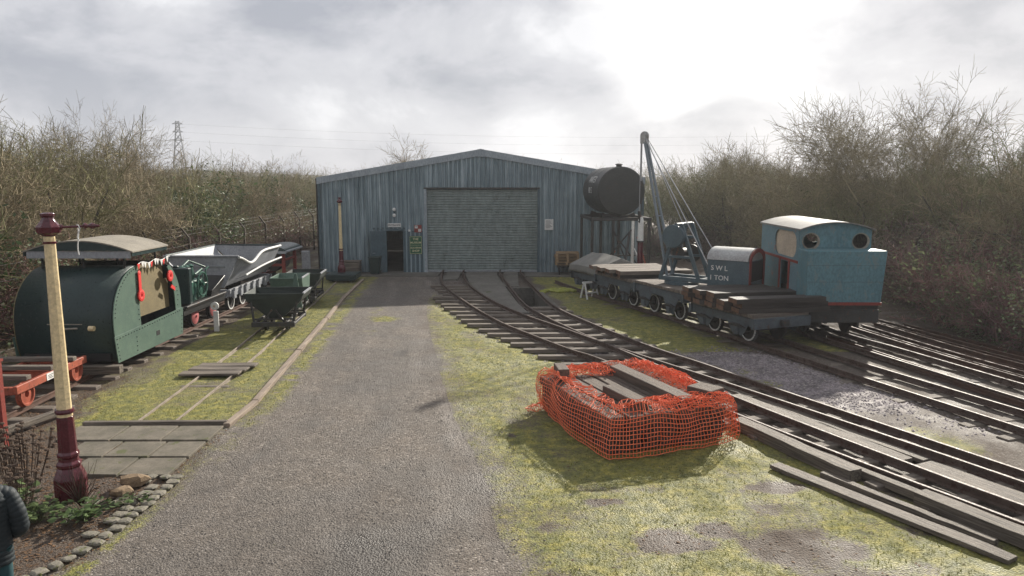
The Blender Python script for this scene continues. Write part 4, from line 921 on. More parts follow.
# ------------------------------------------------------------------ tank on its stand
TY0, TY1, TX, TZ, TR = 32.0, 35.2, 4.46, 4.04, 1.02
st = empty('tank_stand', (4.5, 33.6, 0), R(3), 'rusty dark steel stand with braced legs under the black tank', 'stand')
mb = MB(); mb.box(-1.25, 1.35, -1.72, -1.58, 2.78, 2.92); mb.box(-1.25, 1.35, 1.38, 1.52, 2.78, 2.92); mb.box(-1.25, -1.12, -1.578, 1.378, 2.79, 2.91); mb.box(1.2, 1.33, -1.578, 1.378, 2.79, 2.91)
mb.box(-.35, -.22, -1.578, 1.378, 2.79, 2.91); mb.box(.5, .63, -1.578, 1.378, 2.79, 2.91); mb.build('platform_frame', 'steel_dark', st, bevel=.01)
for x in (-1.18, -.28, .56, 1.26):
    for y in (-1.65, 1.45): mb = MB(); mb.box(x - .055, x + .055, y - .055, y + .055, 0, 2.775); o = mb.build('leg', 'white' if (x == .56 and y < 0) else 'steel_dark', st)
mb = MB(); mb.beam((-1.18, -1.66, .4), (.50, -1.66, 2.4), .05, .05); mb.beam((.56, -1.72, .4), (-.28, -1.72, 2.4), .05, .05); mb.beam((1.26, -1.6, .3), (-.2, -1.6, 2.2), .05, .05); mb.beam((-1.18, -1.6, 1.3), (1.26, -1.6, 1.3), .05, .05)
mb.build('brace', 'steel_dark', st)
mb = MB(); mb.beam((.75, -1.70, 2.1), (1.2, -1.70, .7), .06, .06); mb.build('prop', 'orange_red', st)
tk = empty('water_tank', (TX, (TY0 + TY1) / 2, 2.95), R(6), 'large black cylindrical tank with faded white lettering on the high stand', 'tank')
hl = (TY1 - TY0) / 2; zc_ = TZ - 2.95
mb = MB(); mb.lathe([(TR * .3, -hl - .07), (TR * .75, -hl - .05), (TR * .955, -hl - .02), (TR, -hl + .02), (TR, hl - .05), (TR * .97, hl), (TR * .6, hl + .1)], (0, 0, zc_), 'y', 48); auto(mb.build('shell', 'tank', tk), 28)
mb = MB()
for yy in (-.55, .55): mb.lathe([(TR + .004, yy - .03), (TR + .010, yy - .03), (TR + .010, yy + .03), (TR + .004, yy + .03)], (0, 0, zc_), 'y', 48, cap=False)
mb.build('seam_band', 'tank', tk)
mb = MB()
for yy in (-1.1, 1.1): mb.prism([(-.75, -.03), (.75, -.03), (.70, .16), (.45, .06), (0, .0), (-.45, .06), (-.70, .16)], yy - .07, yy + .07, 'y')
mb.build('saddle', 'steel_dark', tk)
mb = MB(); mb.lathe([(.12, 0), (.12, .1), (.16, .1), (.16, .13), (.05, .16)], (0, -1.1, zc_ + TR - .02), 'z', 14); mb.build('filler_cap', 'tank', tk)
for s_, zz, sz in (('WATER', .48, .42), ('80 5', .0, .36)):
    r_ = math.sqrt(TR ** 2 - (zz) ** 2); cu = text(s_, sz, 'whitetext', tk, (0, 0, 0), (0, 0, 0), depth=.0)
    for v in cu.data.vertices:           # wrap the letters round the shell
        a_ = zz / TR + v.co.y / TR; xx = -v.co.x; v.co = Vector((-math.cos(a_) * (TR + .012), xx - .1, zc_ + math.sin(a_) * (TR + .012)))
# red standpipe with white top
e = empty('standpipe', (5.38, 31.4, 0), 0, 'dark red standpipe with a white top right of the black tank', 'pipe')
mb = MB(); mb.tube([(0, 0, 0), (0, 0, 1.95)], .12, 12); mb.build('lower_pipe', 'maroon', e); mb = MB(); mb.lathe([(.13, 1.95), (.12, 2.8), (.09, 2.95)], n=12); mb.build('upper_pipe', 'white', e)
mb = MB(); mb.tube([(0, 0, 2.95), (0, 0, 3.7)], .02, 6); mb.lathe([(.16, 1.92), (.16, 1.98)], n=12); mb.build('spindle', 'steel_dark', e)
# scrap leaning timbers beside the stand
for k, (p0, p1, mt, lb) in enumerate((((4.6, 31.2, 0), (5.0, 31.9, 2.3), 'steel_dark', 'dark bar leaning on the tank stand'), ((5.9, 31.6, 0), (5.2, 32.0, 1.6), 'galv', 'pale bar leaning beside the red standpipe'), ((3.3, 31.5, 0), (4.4, 32.0, 1.5), 'orange_red', 'rust-red bar sloping against the foot of the tank stand'))):
    mb = MB(); c_ = Vector(p0); mb.beam(Vector((0, 0, .03)), Vector(p1) - c_, .09, .06); tag(mb.build('leaning_bar', mt, loc=p0), lb, 'bar')

# ------------------------------------------------------------------ blue locomotive
BL = empty('blue_locomotive', (9.08, 22.4, 0), R(-1), 'disused blue locomotive cab with porthole windows and plated end, by the thicket', 'locomotive')
ce0, ce1 = -1.45, 1.95; H2 = .99; zf, ze, zt = 1.15, 3.12, 3.32
def rounded(cx_, cz_, w, h, r_, n=5):
    pts = []
    for (sx, sz, a0) in ((1, 1, 0), (-1, 1, 90), (-1, -1, 180), (1, -1, 270)):
        for k in range(n + 1): q_ = R(a0 + 90 * k / n); pts.append((cx_ + sx * (w / 2 - r_) + r_ * math.cos(q_), cz_ + sz * (h / 2 - r_) + r_ * math.sin(q_)))
    return pts
def holed(mb, outer, holes, a0, a1, axis, mi=None):
    """flat plate with holes, cut by tessellation"""
    from mathutils.geometry import delaunay_2d_cdt
    vs2 = []; es = []; 
    for loop in [outer] + holes:
        o_ = len(vs2); vs2 += [Vector(p) for p in loop]; es += [(o_ + i, o_ + (i + 1) % len(loop)) for i in range(len(loop))]
    vo, eo, fo, *_ = delaunay_2d_cdt(vs2, es, [], 0, 1e-5)
    def inside(p, poly): return bool(inpoly(np.array([p[0]]), np.array([p[1]]), [tuple(q_) for q_ in poly])[0])
    def P(u_, v_, w): return {'z': (u_, v_, w), 'x': (w, u_, v_), 'y': (u_, w, v_)}[axis]
    keep = []
    for f in fo:
        c_ = sum((vo[i] for i in f), Vector((0, 0))) / len(f)
        if inside(c_, outer) and not any(inside(c_, h) for h in holes): keep.append(tuple(f))
    n = len(vo); vv = [P(v[0], v[1], a0) for v in vo] + [P(v[0], v[1], a1) for v in vo]
    fs = [tuple(reversed(f)) for f in keep] + [tuple(i + n for i in f) for f in keep]
    cnt = {}
    for f in keep:
        for i in range(len(f)): e2 = (f[i], f[(i + 1) % len(f)]); cnt[e2] = cnt.get(e2, 0) + 1
    for (i, j) in cnt:
        if (j, i) not in cnt: fs.append((i, j, j + n, i + n))
    mb.add(vv, fs, mi)
def circ(cx_, cz_, r_, n=22): return [(cx_ + r_ * math.cos(2 * math.pi * k / n), cz_ + r_ * math.sin(2 * math.pi * k / n)) for k in range(n)]
roofarc = [(H2 * (1 - 2 * k / 14), ze + (zt - ze) * (1 - (1 - 2 * k / 14) ** 2)) for k in range(15)]
endprof = [(-H2, zf), (H2, zf)] + roofarc
for y, nm in ((ce0, 'near'), (ce1 - .03, 'far')):
    mb = MB(); holed(mb, endprof, [circ(-.69, 2.80, .215 if nm == 'near' else .29), circ(.69, 2.80, .215 if nm == 'near' else .29)] if True else [], y, y + .03, 'y'); mb.build('cab_end_sheet', 'locoblue', BL)
for sx in (-1, 1):
    mb = MB()
    door = [(.05, zf + .001), (.62, zf + .001), (.62, 2.18), (.05, 2.18)]
    outer = [(ce0 + .032, zf), (-.70, zf), (-.70, 2.14), (.0, 2.14), (.0, zf), (ce1 - .032, zf), (ce1 - .032, ze), (ce0 + .032, ze)]
    holed(mb, outer, [rounded(-.30, 2.66, 1.85, .74, .33)], sx * H2 - .015, sx * H2 + .015, 'x')
    mb.build('cab_side_sheet', 'locoblue2', BL)
    mb = MB(); x = sx * (H2 + .03)
    mb.box(x - .014, x + .014, ce0, ce1, 2.17, 2.24); mb.box(x - .014, x + .014, -.80, -.70, zf, 2.168); mb.box(x - .014, x + .014, .0, .10, zf, 2.168); mb.build('beading', 'red', BL)
mb = MB(); mb.box(-H2 + .035, -H2 + .055, -1.3, .68, 2.27, 3.05); mb.build('window_board', 'creamint', BL)
mb = MB(); mb.box(H2 - .06, H2 - .018, ce0 + .04, ce1 - .04, zf, ze); mb.build('cab_lining', 'oldwood', BL)
mb = MB(); mb.prism([(x, z2) for x, z2 in [(H2 + .05, ze - .02)] + [(x * 1.05, z2 + .03) for x, z2 in roofarc] + [(-H2 - .05, ze - .02)] + [(x * 1.04, z2 - .0) for x, z2 in reversed(roofarc)]], ce0 - .12, ce1 + .1, 'y')
auto(mb.build('roof', 'roofgrey', BL))
for sx in (-1, 1):
    mb = MB(); ring = circ(sx * .69, 2.80, .242); holed(mb, ring, [circ(sx * .69 - .025, 2.815, .205)], ce0 - .03, ce0 - .003, 'y'); mb.build('window_rim', 'canopy_top', BL)
mb = MB(); mb.add([(-1.02, -2.22, 1.18), (1.0, -2.22, 1.18), (1.0, -1.48, 1.18), (-1.02, -1.48, 1.18), (-1.04, -2.22, 2.60), (1.10, -2.22, 2.60), (1.10, -1.48, 2.60), (-1.04, -1.48, 2.60)], [(3, 2, 1, 0), (4, 5, 6, 7), (0, 1, 5, 4), (1, 2, 6, 5), (2, 3, 7, 6), (3, 0, 4, 7)])
bk = mb.build('bunker', 'locoblue', BL, bevel=.012)
mb = MB(); mb.box(-1.03, 1.01, -2.26, -2.225, 1.12, 1.20); mb.build('bottom_beading', 'red', bk)
mb = MB()
for zz in (1.75, 2.2): mb.box(-1.03, 1.06, -2.226, -2.222, zz, zz + .008)
mb.build('plate_seam', 'frame_blue', bk)
mb = MB(); mb.box(-1.0, 1.0, -2.1, 3.3, .98, 1.12); mb.build('running_plate', 'steel_dark', BL)
mb = MB(); mb.box(-.55, -.49, -2.0, 3.2, .45, .98); mb.box(.49, .55, -2.0, 3.2, .45, .98); mb.build('frame', 'steel_dark', BL)
mb = MB(); mb.box(-1.0, 1.0, -2.16, -2.04, .62, .98); mb.build('buffer_beam', 'steel_dark', BL, bevel=.01)
for sy in (-1.0, .4, 1.8):
    for sx in (-1, 1): wheel(BL, sx * .50 + sx * .1, sy, ZRAIL + .38, .37, 'steel_dark', None, sx)
mb = MB(); mb.lathe([(.62, 1.96), (.62, 3.3), (.5, 3.36)], (0, 0, 1.75), 'y', 26); auto(mb.build('boiler', 'steel_dark', BL))
mb = MB(); mb.lathe([(.13, .55), (.11, 1.3), (.15, 1.35)], (0, 2.9, 1.75), 'z', 16); mb.build('chimney', 'steel_dark', BL)

# ------------------------------------------------------------------ green locomotive on the left
GL = empty('green_locomotive', (-10.28, 18.75, 0), 0, 'dark green curved-end locomotive with riveted sides, canopy roof and poppy wreaths', 'locomotive')
gh = 1.14
half = [(-1.72, .32), (-1.86, .75), (-1.90, 1.30), (-1.80, 1.70), (-1.58, 2.02), (-1.25, 2.27), (-.95, 2.39), (-.62, 2.44)]
half = [(p.x, p.y) for p in smooth_path(half, .09)]
half = [(y * .975, z2) for y, z2 in half]
for nm, hp in (('near', half), ('far', [(-y * .90, z2) for y, z2 in half])):
    mb = MB(); n_ = len(hp)
    mb.add([p_ for y0, z0 in hp for p_ in ((-gh + .01, y0, z0), (gh - .035, y0, z0))], [(2 * i, 2 * i + 1, 2 * i + 3, 2 * i + 2) for i in range(n_ - 1)])
    o = mb.build('curved_end_plate', 'lgreen', GL, smooth=True); md = o.modifiers.new('t', 'SOLIDIFY'); md.thickness = .02; md.offset = -1
    sub = o.modifiers.new('s', 'SUBSURF') if False else None
fhalf = [(-y * .90, z2) for y, z2 in reversed(half)]
outer = half + [(-.60, 2.44), (-.60, .95), (1.34, .95), (1.30, 1.5), (1.16, 1.95), (.98, 2.22)] + [p for p in fhalf if p[0] > 1.04]
outer2 = [p for i, p in enumerate(outer) if i == 0 or (abs(p[0] - outer[i - 1][0]) + abs(p[1] - outer[i - 1][1])) > 1e-4]
for sx in (-1, 1):
    mb = MB(); x = sx * gh
    holed(mb, outer2, [], x - .012, x + .012, 'x', 0)
    mv = MB(); mv.prism([(-1.80, .30), (1.62, .30), (1.72, 1.02), (-1.90, .92)], x + sx * .014, x + sx * .034, 'x', 0)
    # rivets
    riv = []
    def along(pts, sp):
        r_ = []
        for (a0, b0), (a1, b1) in zip(pts[:-1], pts[1:]):
            n_ = max(1, int(math.hypot(a1 - a0, b1 - b0) / sp)); r_ += [(a0 + (a1 - a0) * k / n_, b0 + (b1 - b0) * k / n_) for k in range(n_)]
        return r_
    inner = [(y * .965, z2 - .05) for y, z2 in half[12:]]
    for y, z2 in along(inner, .11) + along([(1.42, 1.0), (1.50, 1.4), (1.40, 1.75)], .11): riv.append((x + sx * .012, y, z2))
    for y, z2 in along([(-.68, 2.36), (-.68, 1.0)], .12) : riv.append((x + sx * .012, y, z2))
    for y, z2 in along([(-1.80, .86), (1.64, .96)], .13) + along([(-1.72, .38), (-1.82, .84)], .09) + along([(1.55, .38), (1.64, .9)], .09) + along([(-.9, .4), (-.9, .84)], .09): riv.append((x + sx * .034, y, z2))
    for (rx_, ry_, rz_) in riv: (mb if abs(rx_ - x - sx * .012) < .001 else mv).lathe([(.018, 0), (.012, sx * .012)], (rx_, ry_, rz_), 'x', 6, mi=1)
    mb.build('side_sheet', ['mgreen' if sx > 0 else 'olive', 'lgreen'], GL); vp = mv.build('valance_plate', ['mgreen', 'lgreen'], GL)
    mb = MB(); mb.box(x + sx * .035, x + sx * .04, .1, .28, .55, .67); mb.build('plate_slot', 'dark', vp)  # dark plate in place of the shade inside a slot
mb = MB(); mb.box(gh - .16, gh - .14, -.62, 1.02, 1.12, 2.40); mb.box(gh - .161, gh - .141, 1.02, 1.28, 1.12, 1.9); mb.build('cab_lining', 'olive', GL)  # olive sheet added near the opening, standing in for the lit far wall
mb = MB(); mb.box(-.95, .95, -.9, -.6, .5, 1.0); mb.box(-.5, .6, .5, 1.2, .5, 1.25); mb.tube([(.3, -.1, .6), (.35, -.2, 1.3)], .02, 6); mb.tube([(.5, .2, .6), (.5, .2, 1.2)], .03, 6); mb.tube([(.42, .2, 1.2), (.6, .2, 1.2)], .03, 6); mb.build('cab_fittings', 'black', GL)
mb = MB(); mb.box(-.98, .98, -1.7, 1.7, .44, .54); mb.build('floor', 'black', GL)
# a shallow hatch on the curved end and a lifting ring
mb = MB(); mb.box(-.35, .45, -1.905, -1.895, 1.22, 1.24); mb.tube([(-.05, -1.93, 1.12), (.35, -1.93, 1.14)], .022, 8); mb.build('end_handrail', 'canopy_top', GL)
mb = MB(); mb.lathe([(.06, .0), (.06, .12)], (.62, -1.93, 1.14), 'x', 12); mb.build('end_lamp', 'cream', GL)
# canopy
cz, ch = 2.82, .26
arc = [(-1.35 + 2.63 * k / 16, cz + ch * (1 - (2 * k / 16 - 1) ** 2)) for k in range(17)]
mb = MB(); mb.prism(arc + [(x, z2 - .03) for x, z2 in reversed(arc)], -1.02, .84, 'y'); auto(mb.build('canopy', 'canopy_top', GL), 30)
mb = MB(); mb.prism([(x, z2 - .032) for x, z2 in arc[1:-1]] + [(1.22, cz + .01), (-1.30, cz + .01)], -1.0, -.98, 'y'); mb.prism([(x, z2 - .032) for x, z2 in arc[1:-1]] + [(1.22, cz - .06), (-1.30, cz - .06)], .79, .81, 'y')
mb.box(1.235, 1.255, -1.0, .81, cz - .12, cz - .012); mb.box(-1.34, -1.32, -1.0, .81, cz - .12, cz - .012); mb.build('canopy_valance', 'lgreen', GL)
mb = MB(); mb.box(-1.28, 1.20, -.97, -.955, cz - .17, cz + .0); mb.build('canopy_beam', 'palegrey', GL)
for x in (-.98, .0, .98):
    for y in (-.86, .70): mb = MB(); mb.tube([(x, y, 2.2), (x, y, cz + .02)], .03, 8); mb.build('canopy_post', 'black', GL)
mb = MB(); mb.box(-1.0, 1.0, -1.82, -1.70, .34, .52); mb.box(-.14, .14, -2.0, -1.82, .36, .5); mb.build('buffer_beam', 'black', GL)
for sy in (-.8, .8):
    for sx in (-1, 1): wheel(GL, sx * .42 + .07, sy, .13 + .28, .28, 'black', None, sx)
# wreaths and bunting hung on it
def wreath(x, y, z_, r_, label):
    mb = MB(); n = 14
    for k in range(n):
        q_ = 2 * math.pi * k / n
        mb.lathe([(.0, -.03), (.055, -.02), (.065, .0), (.055, .02), (0, .03)], (0, r_ * .72 * math.cos(q_), r_ * .72 * math.sin(q_)), 'x', 8, cap=False)
    mb.lathe([(r_ * .9, -.012), (r_ * .9, .012)], (-.02, 0, 0), 'x', 18, cap=True)
    tag(mb.build('poppy_wreath', 'poppy', loc=(x, y, z_)), label, 'wreath', 'red poppy wreaths on the green locomotive')
XS = -10.28 + gh + .05
wreath(XS, 18.17, 1.70, .13, 'round red poppy wreath hung low on the left jamb of the green cab opening')
wreath(XS, 19.78, 1.98, .13, 'round red poppy wreath hung on the right jamb of the green cab opening')
mb = MB(); mb.box(-.01, .01, -.06, .06, -.25, .25); mb.lathe([(.0, -.02), (.08, 0), (0, .02)], (0, 0, .22), 'x', 8, cap=False); tag(mb.build('poppy_ribbon', 'poppy', loc=(XS, 18.15, 2.02)), 'long red poppy ribbon above the left wreath', 'ribbon')
mb = MB(); mb.prism([(-.12, .05), (.12, -.07), (.14, .02), (-.05, .12)], -.012, .012, 'x'); tag(mb.build('poppy_ribbon', 'poppy', loc=(XS, 19.88, 1.62)), 'short red ribbon tied below the right wreath', 'ribbon')
e = empty('bunting', (XS, 18.85, 2.46), 0, 'red and white bunting strung across the top of the green cab opening', 'bunting')
mb = MB(); sag = lambda y: -.10 * (1 - (y / .75) ** 2) * 0 + .03 * math.sin(y * 9); mb.tube([(0, y, .02 + sag(y)) for y in np.linspace(-.72, .98, 14)], .008, 5); mb.build('string', 'white', e)
for k in range(10):
    y = -.7 + k * .165; mb = MB(); mb.prism([(y - .07, .02 + sag(y)), (y + .07, .02 + sag(y)), (y, -.13 + sag(y))], -.006 + .02 * (k % 2), .004 + .02 * (k % 2), 'x'); mb.build('pennant', 'white' if k % 4 else 'poppy', e)

# ------------------------------------------------------------------ green engine tractor
T = empty('rail_tractor', (-10.07, 22.9, 0), 0, 'open green engine on a low chassis with pink-spoked wheels behind the canopy locomotive', 'rail tractor')
mb = MB()
for sx in (-1, 1): mb.box(sx * .62 - .05, sx * .62 + .05, -1.75, 1.35, .62, .80)
mb.box(-.6, .6, -1.75, -1.63, .6, .8); mb.box(-.6, .6, 1.25, 1.35, .6, .8); mb.build('chassis', 'black', T, bevel=.01)
mb = MB(); mb.box(-.72, .72, -1.7, 1.3, .802, .85); mb.box(.66, .76, -1.7, 1.3, .852, .90); mb.build('deck', 'steel_dark', T, bevel=.01)
for sy in (-.62, .75):
    for sx in (-1, 1):
        o = wheel(T, sx * .46 + .0, sy, .13 + .31, .30, 'black', None, sx)
        mb = MB(); mb.lathe([(.255, sx * .05), (.235, sx * .062), (.05, sx * .09), (.03, sx * .12)], (sx * .46, sy, .44), 'x', 22); auto(mb.build('wheel_disc', 'pink', o))
EN = []
mb = MB(); mb.box(-.38, .30, -1.2, -.25, .87, 1.5); mb.lathe([(.22, -1.35), (.22, -1.2)], (-.02, 0, 1.2), 'y', 20); EN.append(mb.build('engine_block', 'engreen', T, bevel=.04))
mb = MB()
for k in range(3): mb.lathe([(.11, 1.5), (.13, 1.6), (.10, 1.85), (.13, 1.9), (.05, 1.95)], (-.05, -1.05 + k * .3, 0), 'z', 12)
EN.append(mb.build('cylinders', 'engreen', T))
mb = MB(); mb.box(-.5, .42, -1.62, -1.4, .87, 1.95); mb.lathe([(.09, 1.95), (.09, 2.02)], (0, -1.5, 0), 'z', 12); EN.append(mb.build('radiator', 'lgreen', T, bevel=.03))
mb = MB(); n = 20
for r_, w in ((.36, .05),): mb.tube([(.36, -.55 + r_ * math.cos(2 * math.pi * k / n), 1.35 + r_ * math.sin(2 * math.pi * k / n)) for k in range(n + 1)], .03, 6)
for k in range(5): q_ = 2 * math.pi * k / 5; mb.tube([(.36, -.55, 1.35), (.36, -.55 + .35 * math.cos(q_), 1.35 + .35 * math.sin(q_))], .018, 5)
mb.tube([(.28, -.55, 1.35), (.42, -.55, 1.35)], .06, 10); EN.append(mb.build('flywheel', 'engreen', T))
mb = MB()
mb.tube([(.2, -1.0, 1.5), (.34, -1.0, 1.7), (.34, -.5, 1.8), (.2, -.3, 1.6), (.1, .0, 1.6)], .035, 8); mb.tube([(-.1, -.9, 1.9), (-.1, -.4, 2.05), (.2, .1, 1.8)], .03, 8); mb.tube([(.3, -.2, .9), (.3, -.1, 1.75), (.3, .12, 1.8)], .025, 6); mb.tube([(.36, -1.3, .9), (.4, -1.1, 1.3), (.36, -.9, .95)], .03, 6); EN.append(mb.build('pipework', 'engreen', T))
for o in EN: o.location = (.22, .42, 0)
mb = MB(); mb.add([(-.4, .55, .87), (.55, .55, .87), (.55, 1.2, .87), (-.4, 1.2, .87), (-.5, .40, 1.06), (.66, .40, 1.06), (.66, 1.5, 1.40), (-.5, 1.5, 1.40)], [(3, 2, 1, 0), (0, 1, 5, 4), (1, 2, 6, 5), (2, 3, 7, 6), (3, 0, 4, 7)])
o = mb.build('bucket_seat', 'black', T); md = o.modifiers.new('t', 'SOLIDIFY'); md.thickness = .025

# ------------------------------------------------------------------ grey hopper wagon
Hp = empty('hopper_wagon', (-10.12, 26.95, 0), 0, 'big pale grey side-tipping hopper wagon with white-rimmed wheels', 'hopper wagon')
for sy in (-1.7, -.6):
    for sx in (-1, 1): wheel(Hp, sx * .50, sy, .13 + .30, .30, 'steel_dark', 'white' if sx > 0 else None, sx)
for sy in (1.0, 1.7):
    for sx in (-1, 1): wheel(Hp, sx * .50, sy, .13 + .30, .30, 'steel_dark', None, sx)
mb = MB()
for sx in (-1, 1): mb.box(sx * .66 - .06, sx * .66 + .06, -2.2, 2.2, .62, .86)
mb.box(-.6, .6, -2.25, -2.12, .6, .88); mb.box(-.6, .6, 2.1, 2.2, .6, .88); mb.build('underframe', 'palegrey', Hp, bevel=.01)
for sy in (-1.95, -1.3, -.8, -.1, .5, 1.2, 1.9): mb = MB(); mb.beam((.76, sy, .70), (.77, sy, .90), .06, .07); mb.box(.725, .80, sy - .10, sy + .10, .56, .80); mb.build('side_bracket', 'palegrey', Hp)
# body shell: V section, flared, with scooped lip on the near side
nY2 = 24; body = MB(); vs_ = []
def sec(y):
    f_ = (y + 2.1) / 4.2; lip = 1.98 - .32 * math.exp(-((y + 1.0) / .75) ** 2)      # scoop in the right-hand lip
    xr = 1.02 + .10 * f_
    return [(-1.42, 1.98), (-1.30, 1.7), (-.45, .95), (.45, .95), (.72 + .1 * f_, 1.35), (xr, lip)]
for i in range(nY2 + 1):
    y = -2.1 + 4.2 * i / nY2
    for x, z2 in sec(y): vs_.append((x, y, z2))
fs = [(i * 6 + j, i * 6 + j + 1, (i + 1) * 6 + j + 1, (i + 1) * 6 + j) for i in range(nY2) for j in range(5)]
body.add(vs_, fs); o = body.build('body', 'palegrey', Hp); md = o.modifiers.new('t', 'SOLIDIFY'); md.thickness = .03
mb = MB(); mb.prism([(-1.46, 1.99), (1.0, 1.99), (.82, 1.52), (.5, .93), (-.45, .93)], -2.14, -2.10, 'y'); mb.box(-1.46, 1.04, -2.19, -2.09, 1.97, 2.02); ep = mb.build('end_plate', 'palegrey', Hp)
mb = MB(); mb.box(-.6, .55, -2.17, -2.142, 1.62, 1.67); mb.box(-.5, .5, -2.17, -2.142, 1.2, 1.25); mb.build('stiffener', 'galv', ep)
mb = MB(); mb.prism([(-1.46, 1.99), (1.10, 1.99), (.8, 1.4), (.5, .93), (-.45, .93)], 2.10, 2.14, 'y'); mb.build('far_end_plate', 'palegrey', Hp)
mb = MB(); mb.tube([(sec(y)[5][0] + .01, y, sec(y)[5][1]) for y in np.linspace(-2.1, 2.1, 26)], .045, 8); mb.build('top_rim', 'white', Hp)
mb = MB(); mb.tube([(-1.42, -2.1, 2.0), (-1.42, 2.12, 2.0), (1.1, 2.12, 2.0)], .04, 8); mb.build('back_rim', 'lgreen', Hp)
# discharge chute under the lip
mb = MB(); vs_ = []
for i in range(13):
    y = -1.5 + 3.4 * i / 12; f_ = i / 12
    vs_ += [(.66 + .1 * f_, y, 1.15 + .05 * f_), (1.02 + .18 * f_, y, 1.28 + .26 * f_ + .05 * math.sin(f_ * 3.1))]
mb.add(vs_, [(i * 2, i * 2 + 1, i * 2 + 3, i * 2 + 2) for i in range(12)]); o = mb.build('chute', 'palegrey', Hp); md = o.modifiers.new('t', 'SOLIDIFY'); md.thickness = .025
mb = MB(); mb.tube([vs_[2 * i + 1] for i in range(13)], .035, 8); mb.build('chute_rim', 'white', Hp)

# ------------------------------------------------------------------ red-framed machine behind
Rm = empty('red_loader', (-9.95, 31.8, 0), 0, 'red-framed machine with a dark curved hood behind the grey hopper', 'machine')
mb = MB()
for sx in (-1, 1):
    for sy in (-.8, .8): mb.beam((sx * .46, sy, .55), (sx * .46, sy, 1.6), .12, .12)
    mb.beam((sx * .46, -.85, .6), (sx * .46, .85, .6), .14, .14); mb.beam((sx * .46, -.8, 1.2), (sx * .46, .8, 1.2), .08, .08)
mb.beam((-.46, -.8, 1.0), (.46, -.8, 1.0), .08, .1); mb.build('frame', 'red', Rm)
mb = MB(); arc = [((.66) * math.cos(math.pi * k / 12), 1.58 + .22 * math.sin(math.pi * k / 12)) for k in range(13)]; mb.prism(arc, -1.1, 1.2, 'y'); auto(mb.build('hood', 'lgreen', Rm))
mb = MB(); mb.box(-.68, .68, -1.16, -1.11, 1.50, 1.60); mb.tube([(.67, -1.1, 1.58), (.67, 1.2, 1.58)], .05, 8); mb.build('hood_highlight', 'palegrey', Rm)  # pale strips paint the highlights along the dark hood
mb = MB(); mb.lathe([(.3, -.7), (.34, -.6), (.34, .5), (.2, .6)], (0, 0, 1.05), 'y', 18); mb.build('engine', 'steel_dark', Rm)
for sy in (-.6, .6):
    for sx in (-1, 1): wheel(Rm, sx * .46, sy, .13 + .26, .26, 'steel_dark', None, sx)

# ------------------------------------------------------------------ skip wagons
def skip(cx_, cy_, label, body_mat='lgreen', tilt=0, square=False, apost=False):
    e = empty('skip_wagon', (cx_, cy_, 0), R(4.5), label, 'skip wagon', 'tipping skip wagons on the narrow track')
    mb = MB()
    for sx in (-1, 1): mb.box(sx * .34 - .04, sx * .34 + .04, -.85, .85, .26, .36)
    for sy in (-1, 1): mb.box(-.62, .62, sy * .85 - .05, sy * .85 + .05, .24, .38)
    for sx in (-1, 1): mb.box(sx * .58 - .04, sx * .58 + .04, -.8, .8, .27, .35)
    mb.build('underframe', 'steel_dark', e, bevel=.01)
    for sy in (-.4, .4):
        for sx in (-1, 1): wheel(e, sx * .31, sy, .06 + .15, .15, 'black', None, sx, w=.07)
    for sy in (-1, 1):
        mb = MB(); mb.beam((-.56, sy * .80, .36), (-.66, sy * .68, .95), .05, .05); mb.beam((.56, sy * .80, .36), (.66, sy * .68, .95), .05, .05); mb.beam((-.3, sy * .78, .37), (-.05, sy * .72, .72), .05, .05); mb.beam((.3, sy * .78, .37), (.05, sy * .72, .72), .05, .05)
        mb.box(-.6, .6, sy * .72 - .02, sy * .72 + .02, .42, .47); mb.build('end_frame', 'steel_dark' if not apost else 'mgreen', e)
    tub = empty('x', (0, 0, 0), 0, None, None) if False else None
    mb = MB()
    if square: prof = [(-.78, 1.32), (-.78, .9), (-.35, .52), (.35, .52), (.78, .9), (.78, 1.32)]
    else: prof = [(-.86, 1.18), (-.80, 1.0), (-.26, .50), (-.1, .43), (.1, .43), (.26, .50), (.80, 1.0), (.86, 1.18)]
    n = len(prof); y0, y1 = -.62, .62; tp = 1.08
    vs_ = [(x, y0 * (1.12 if z2 > .9 else .9), z2) for x, z2 in prof] + [(x, y1 * (1.12 if z2 > .9 else .9), z2) for x, z2 in prof]
    fs = [(k, k + 1, n + k + 1, n + k) for k in range(n - 1)] + [tuple(range(n)), tuple(range(n, 2 * n))[::-1]]
    mb.add(vs_, fs); o = mb.build('tub', body_mat, e); md = o.modifiers.new('t', 'SOLIDIFY'); md.thickness = .02; o.rotation_euler.y = tilt
    xx = prof[-1][0]; zz = prof[-1][1]; yy = .62 * 1.12
    mb = MB(); mb.tube([(-xx, -yy, zz), (xx, -yy, zz), (xx, yy, zz), (-xx, yy, zz), (-xx, -yy, zz)], .022, 6); mb.build('rim', body_mat, o)
    mb = MB(); mb.beam((xx + .0, -yy, zz + .02), (xx + .0, yy * .6, zz + .02), .05, .05); mb.build('worn_lip', 'palegrey', o)
    if apost: mb = MB(); mb.prism([(-.28, .38), (.28, .38), (.06, 1.5), (-.06, 1.5)], -.86, -.82, 'y'); q_ = mb.build('end_plate', 'mgreen', e, (.52, 0, 0))
    return e
skip(-7.06, 22.45, 'dark green V-shaped skip wagon, nearest of the three', 'skipdark')
o = skip(-7.42, 24.9, 'square pale green skip wagon, middle of the three', 'mgreen', square=True, apost=True); o.scale.x = .66
o = skip(-7.52, 27.2, 'dark skip wagon with a pale worn lip, farthest of the three', 'skipdark'); o.scale.x = .74

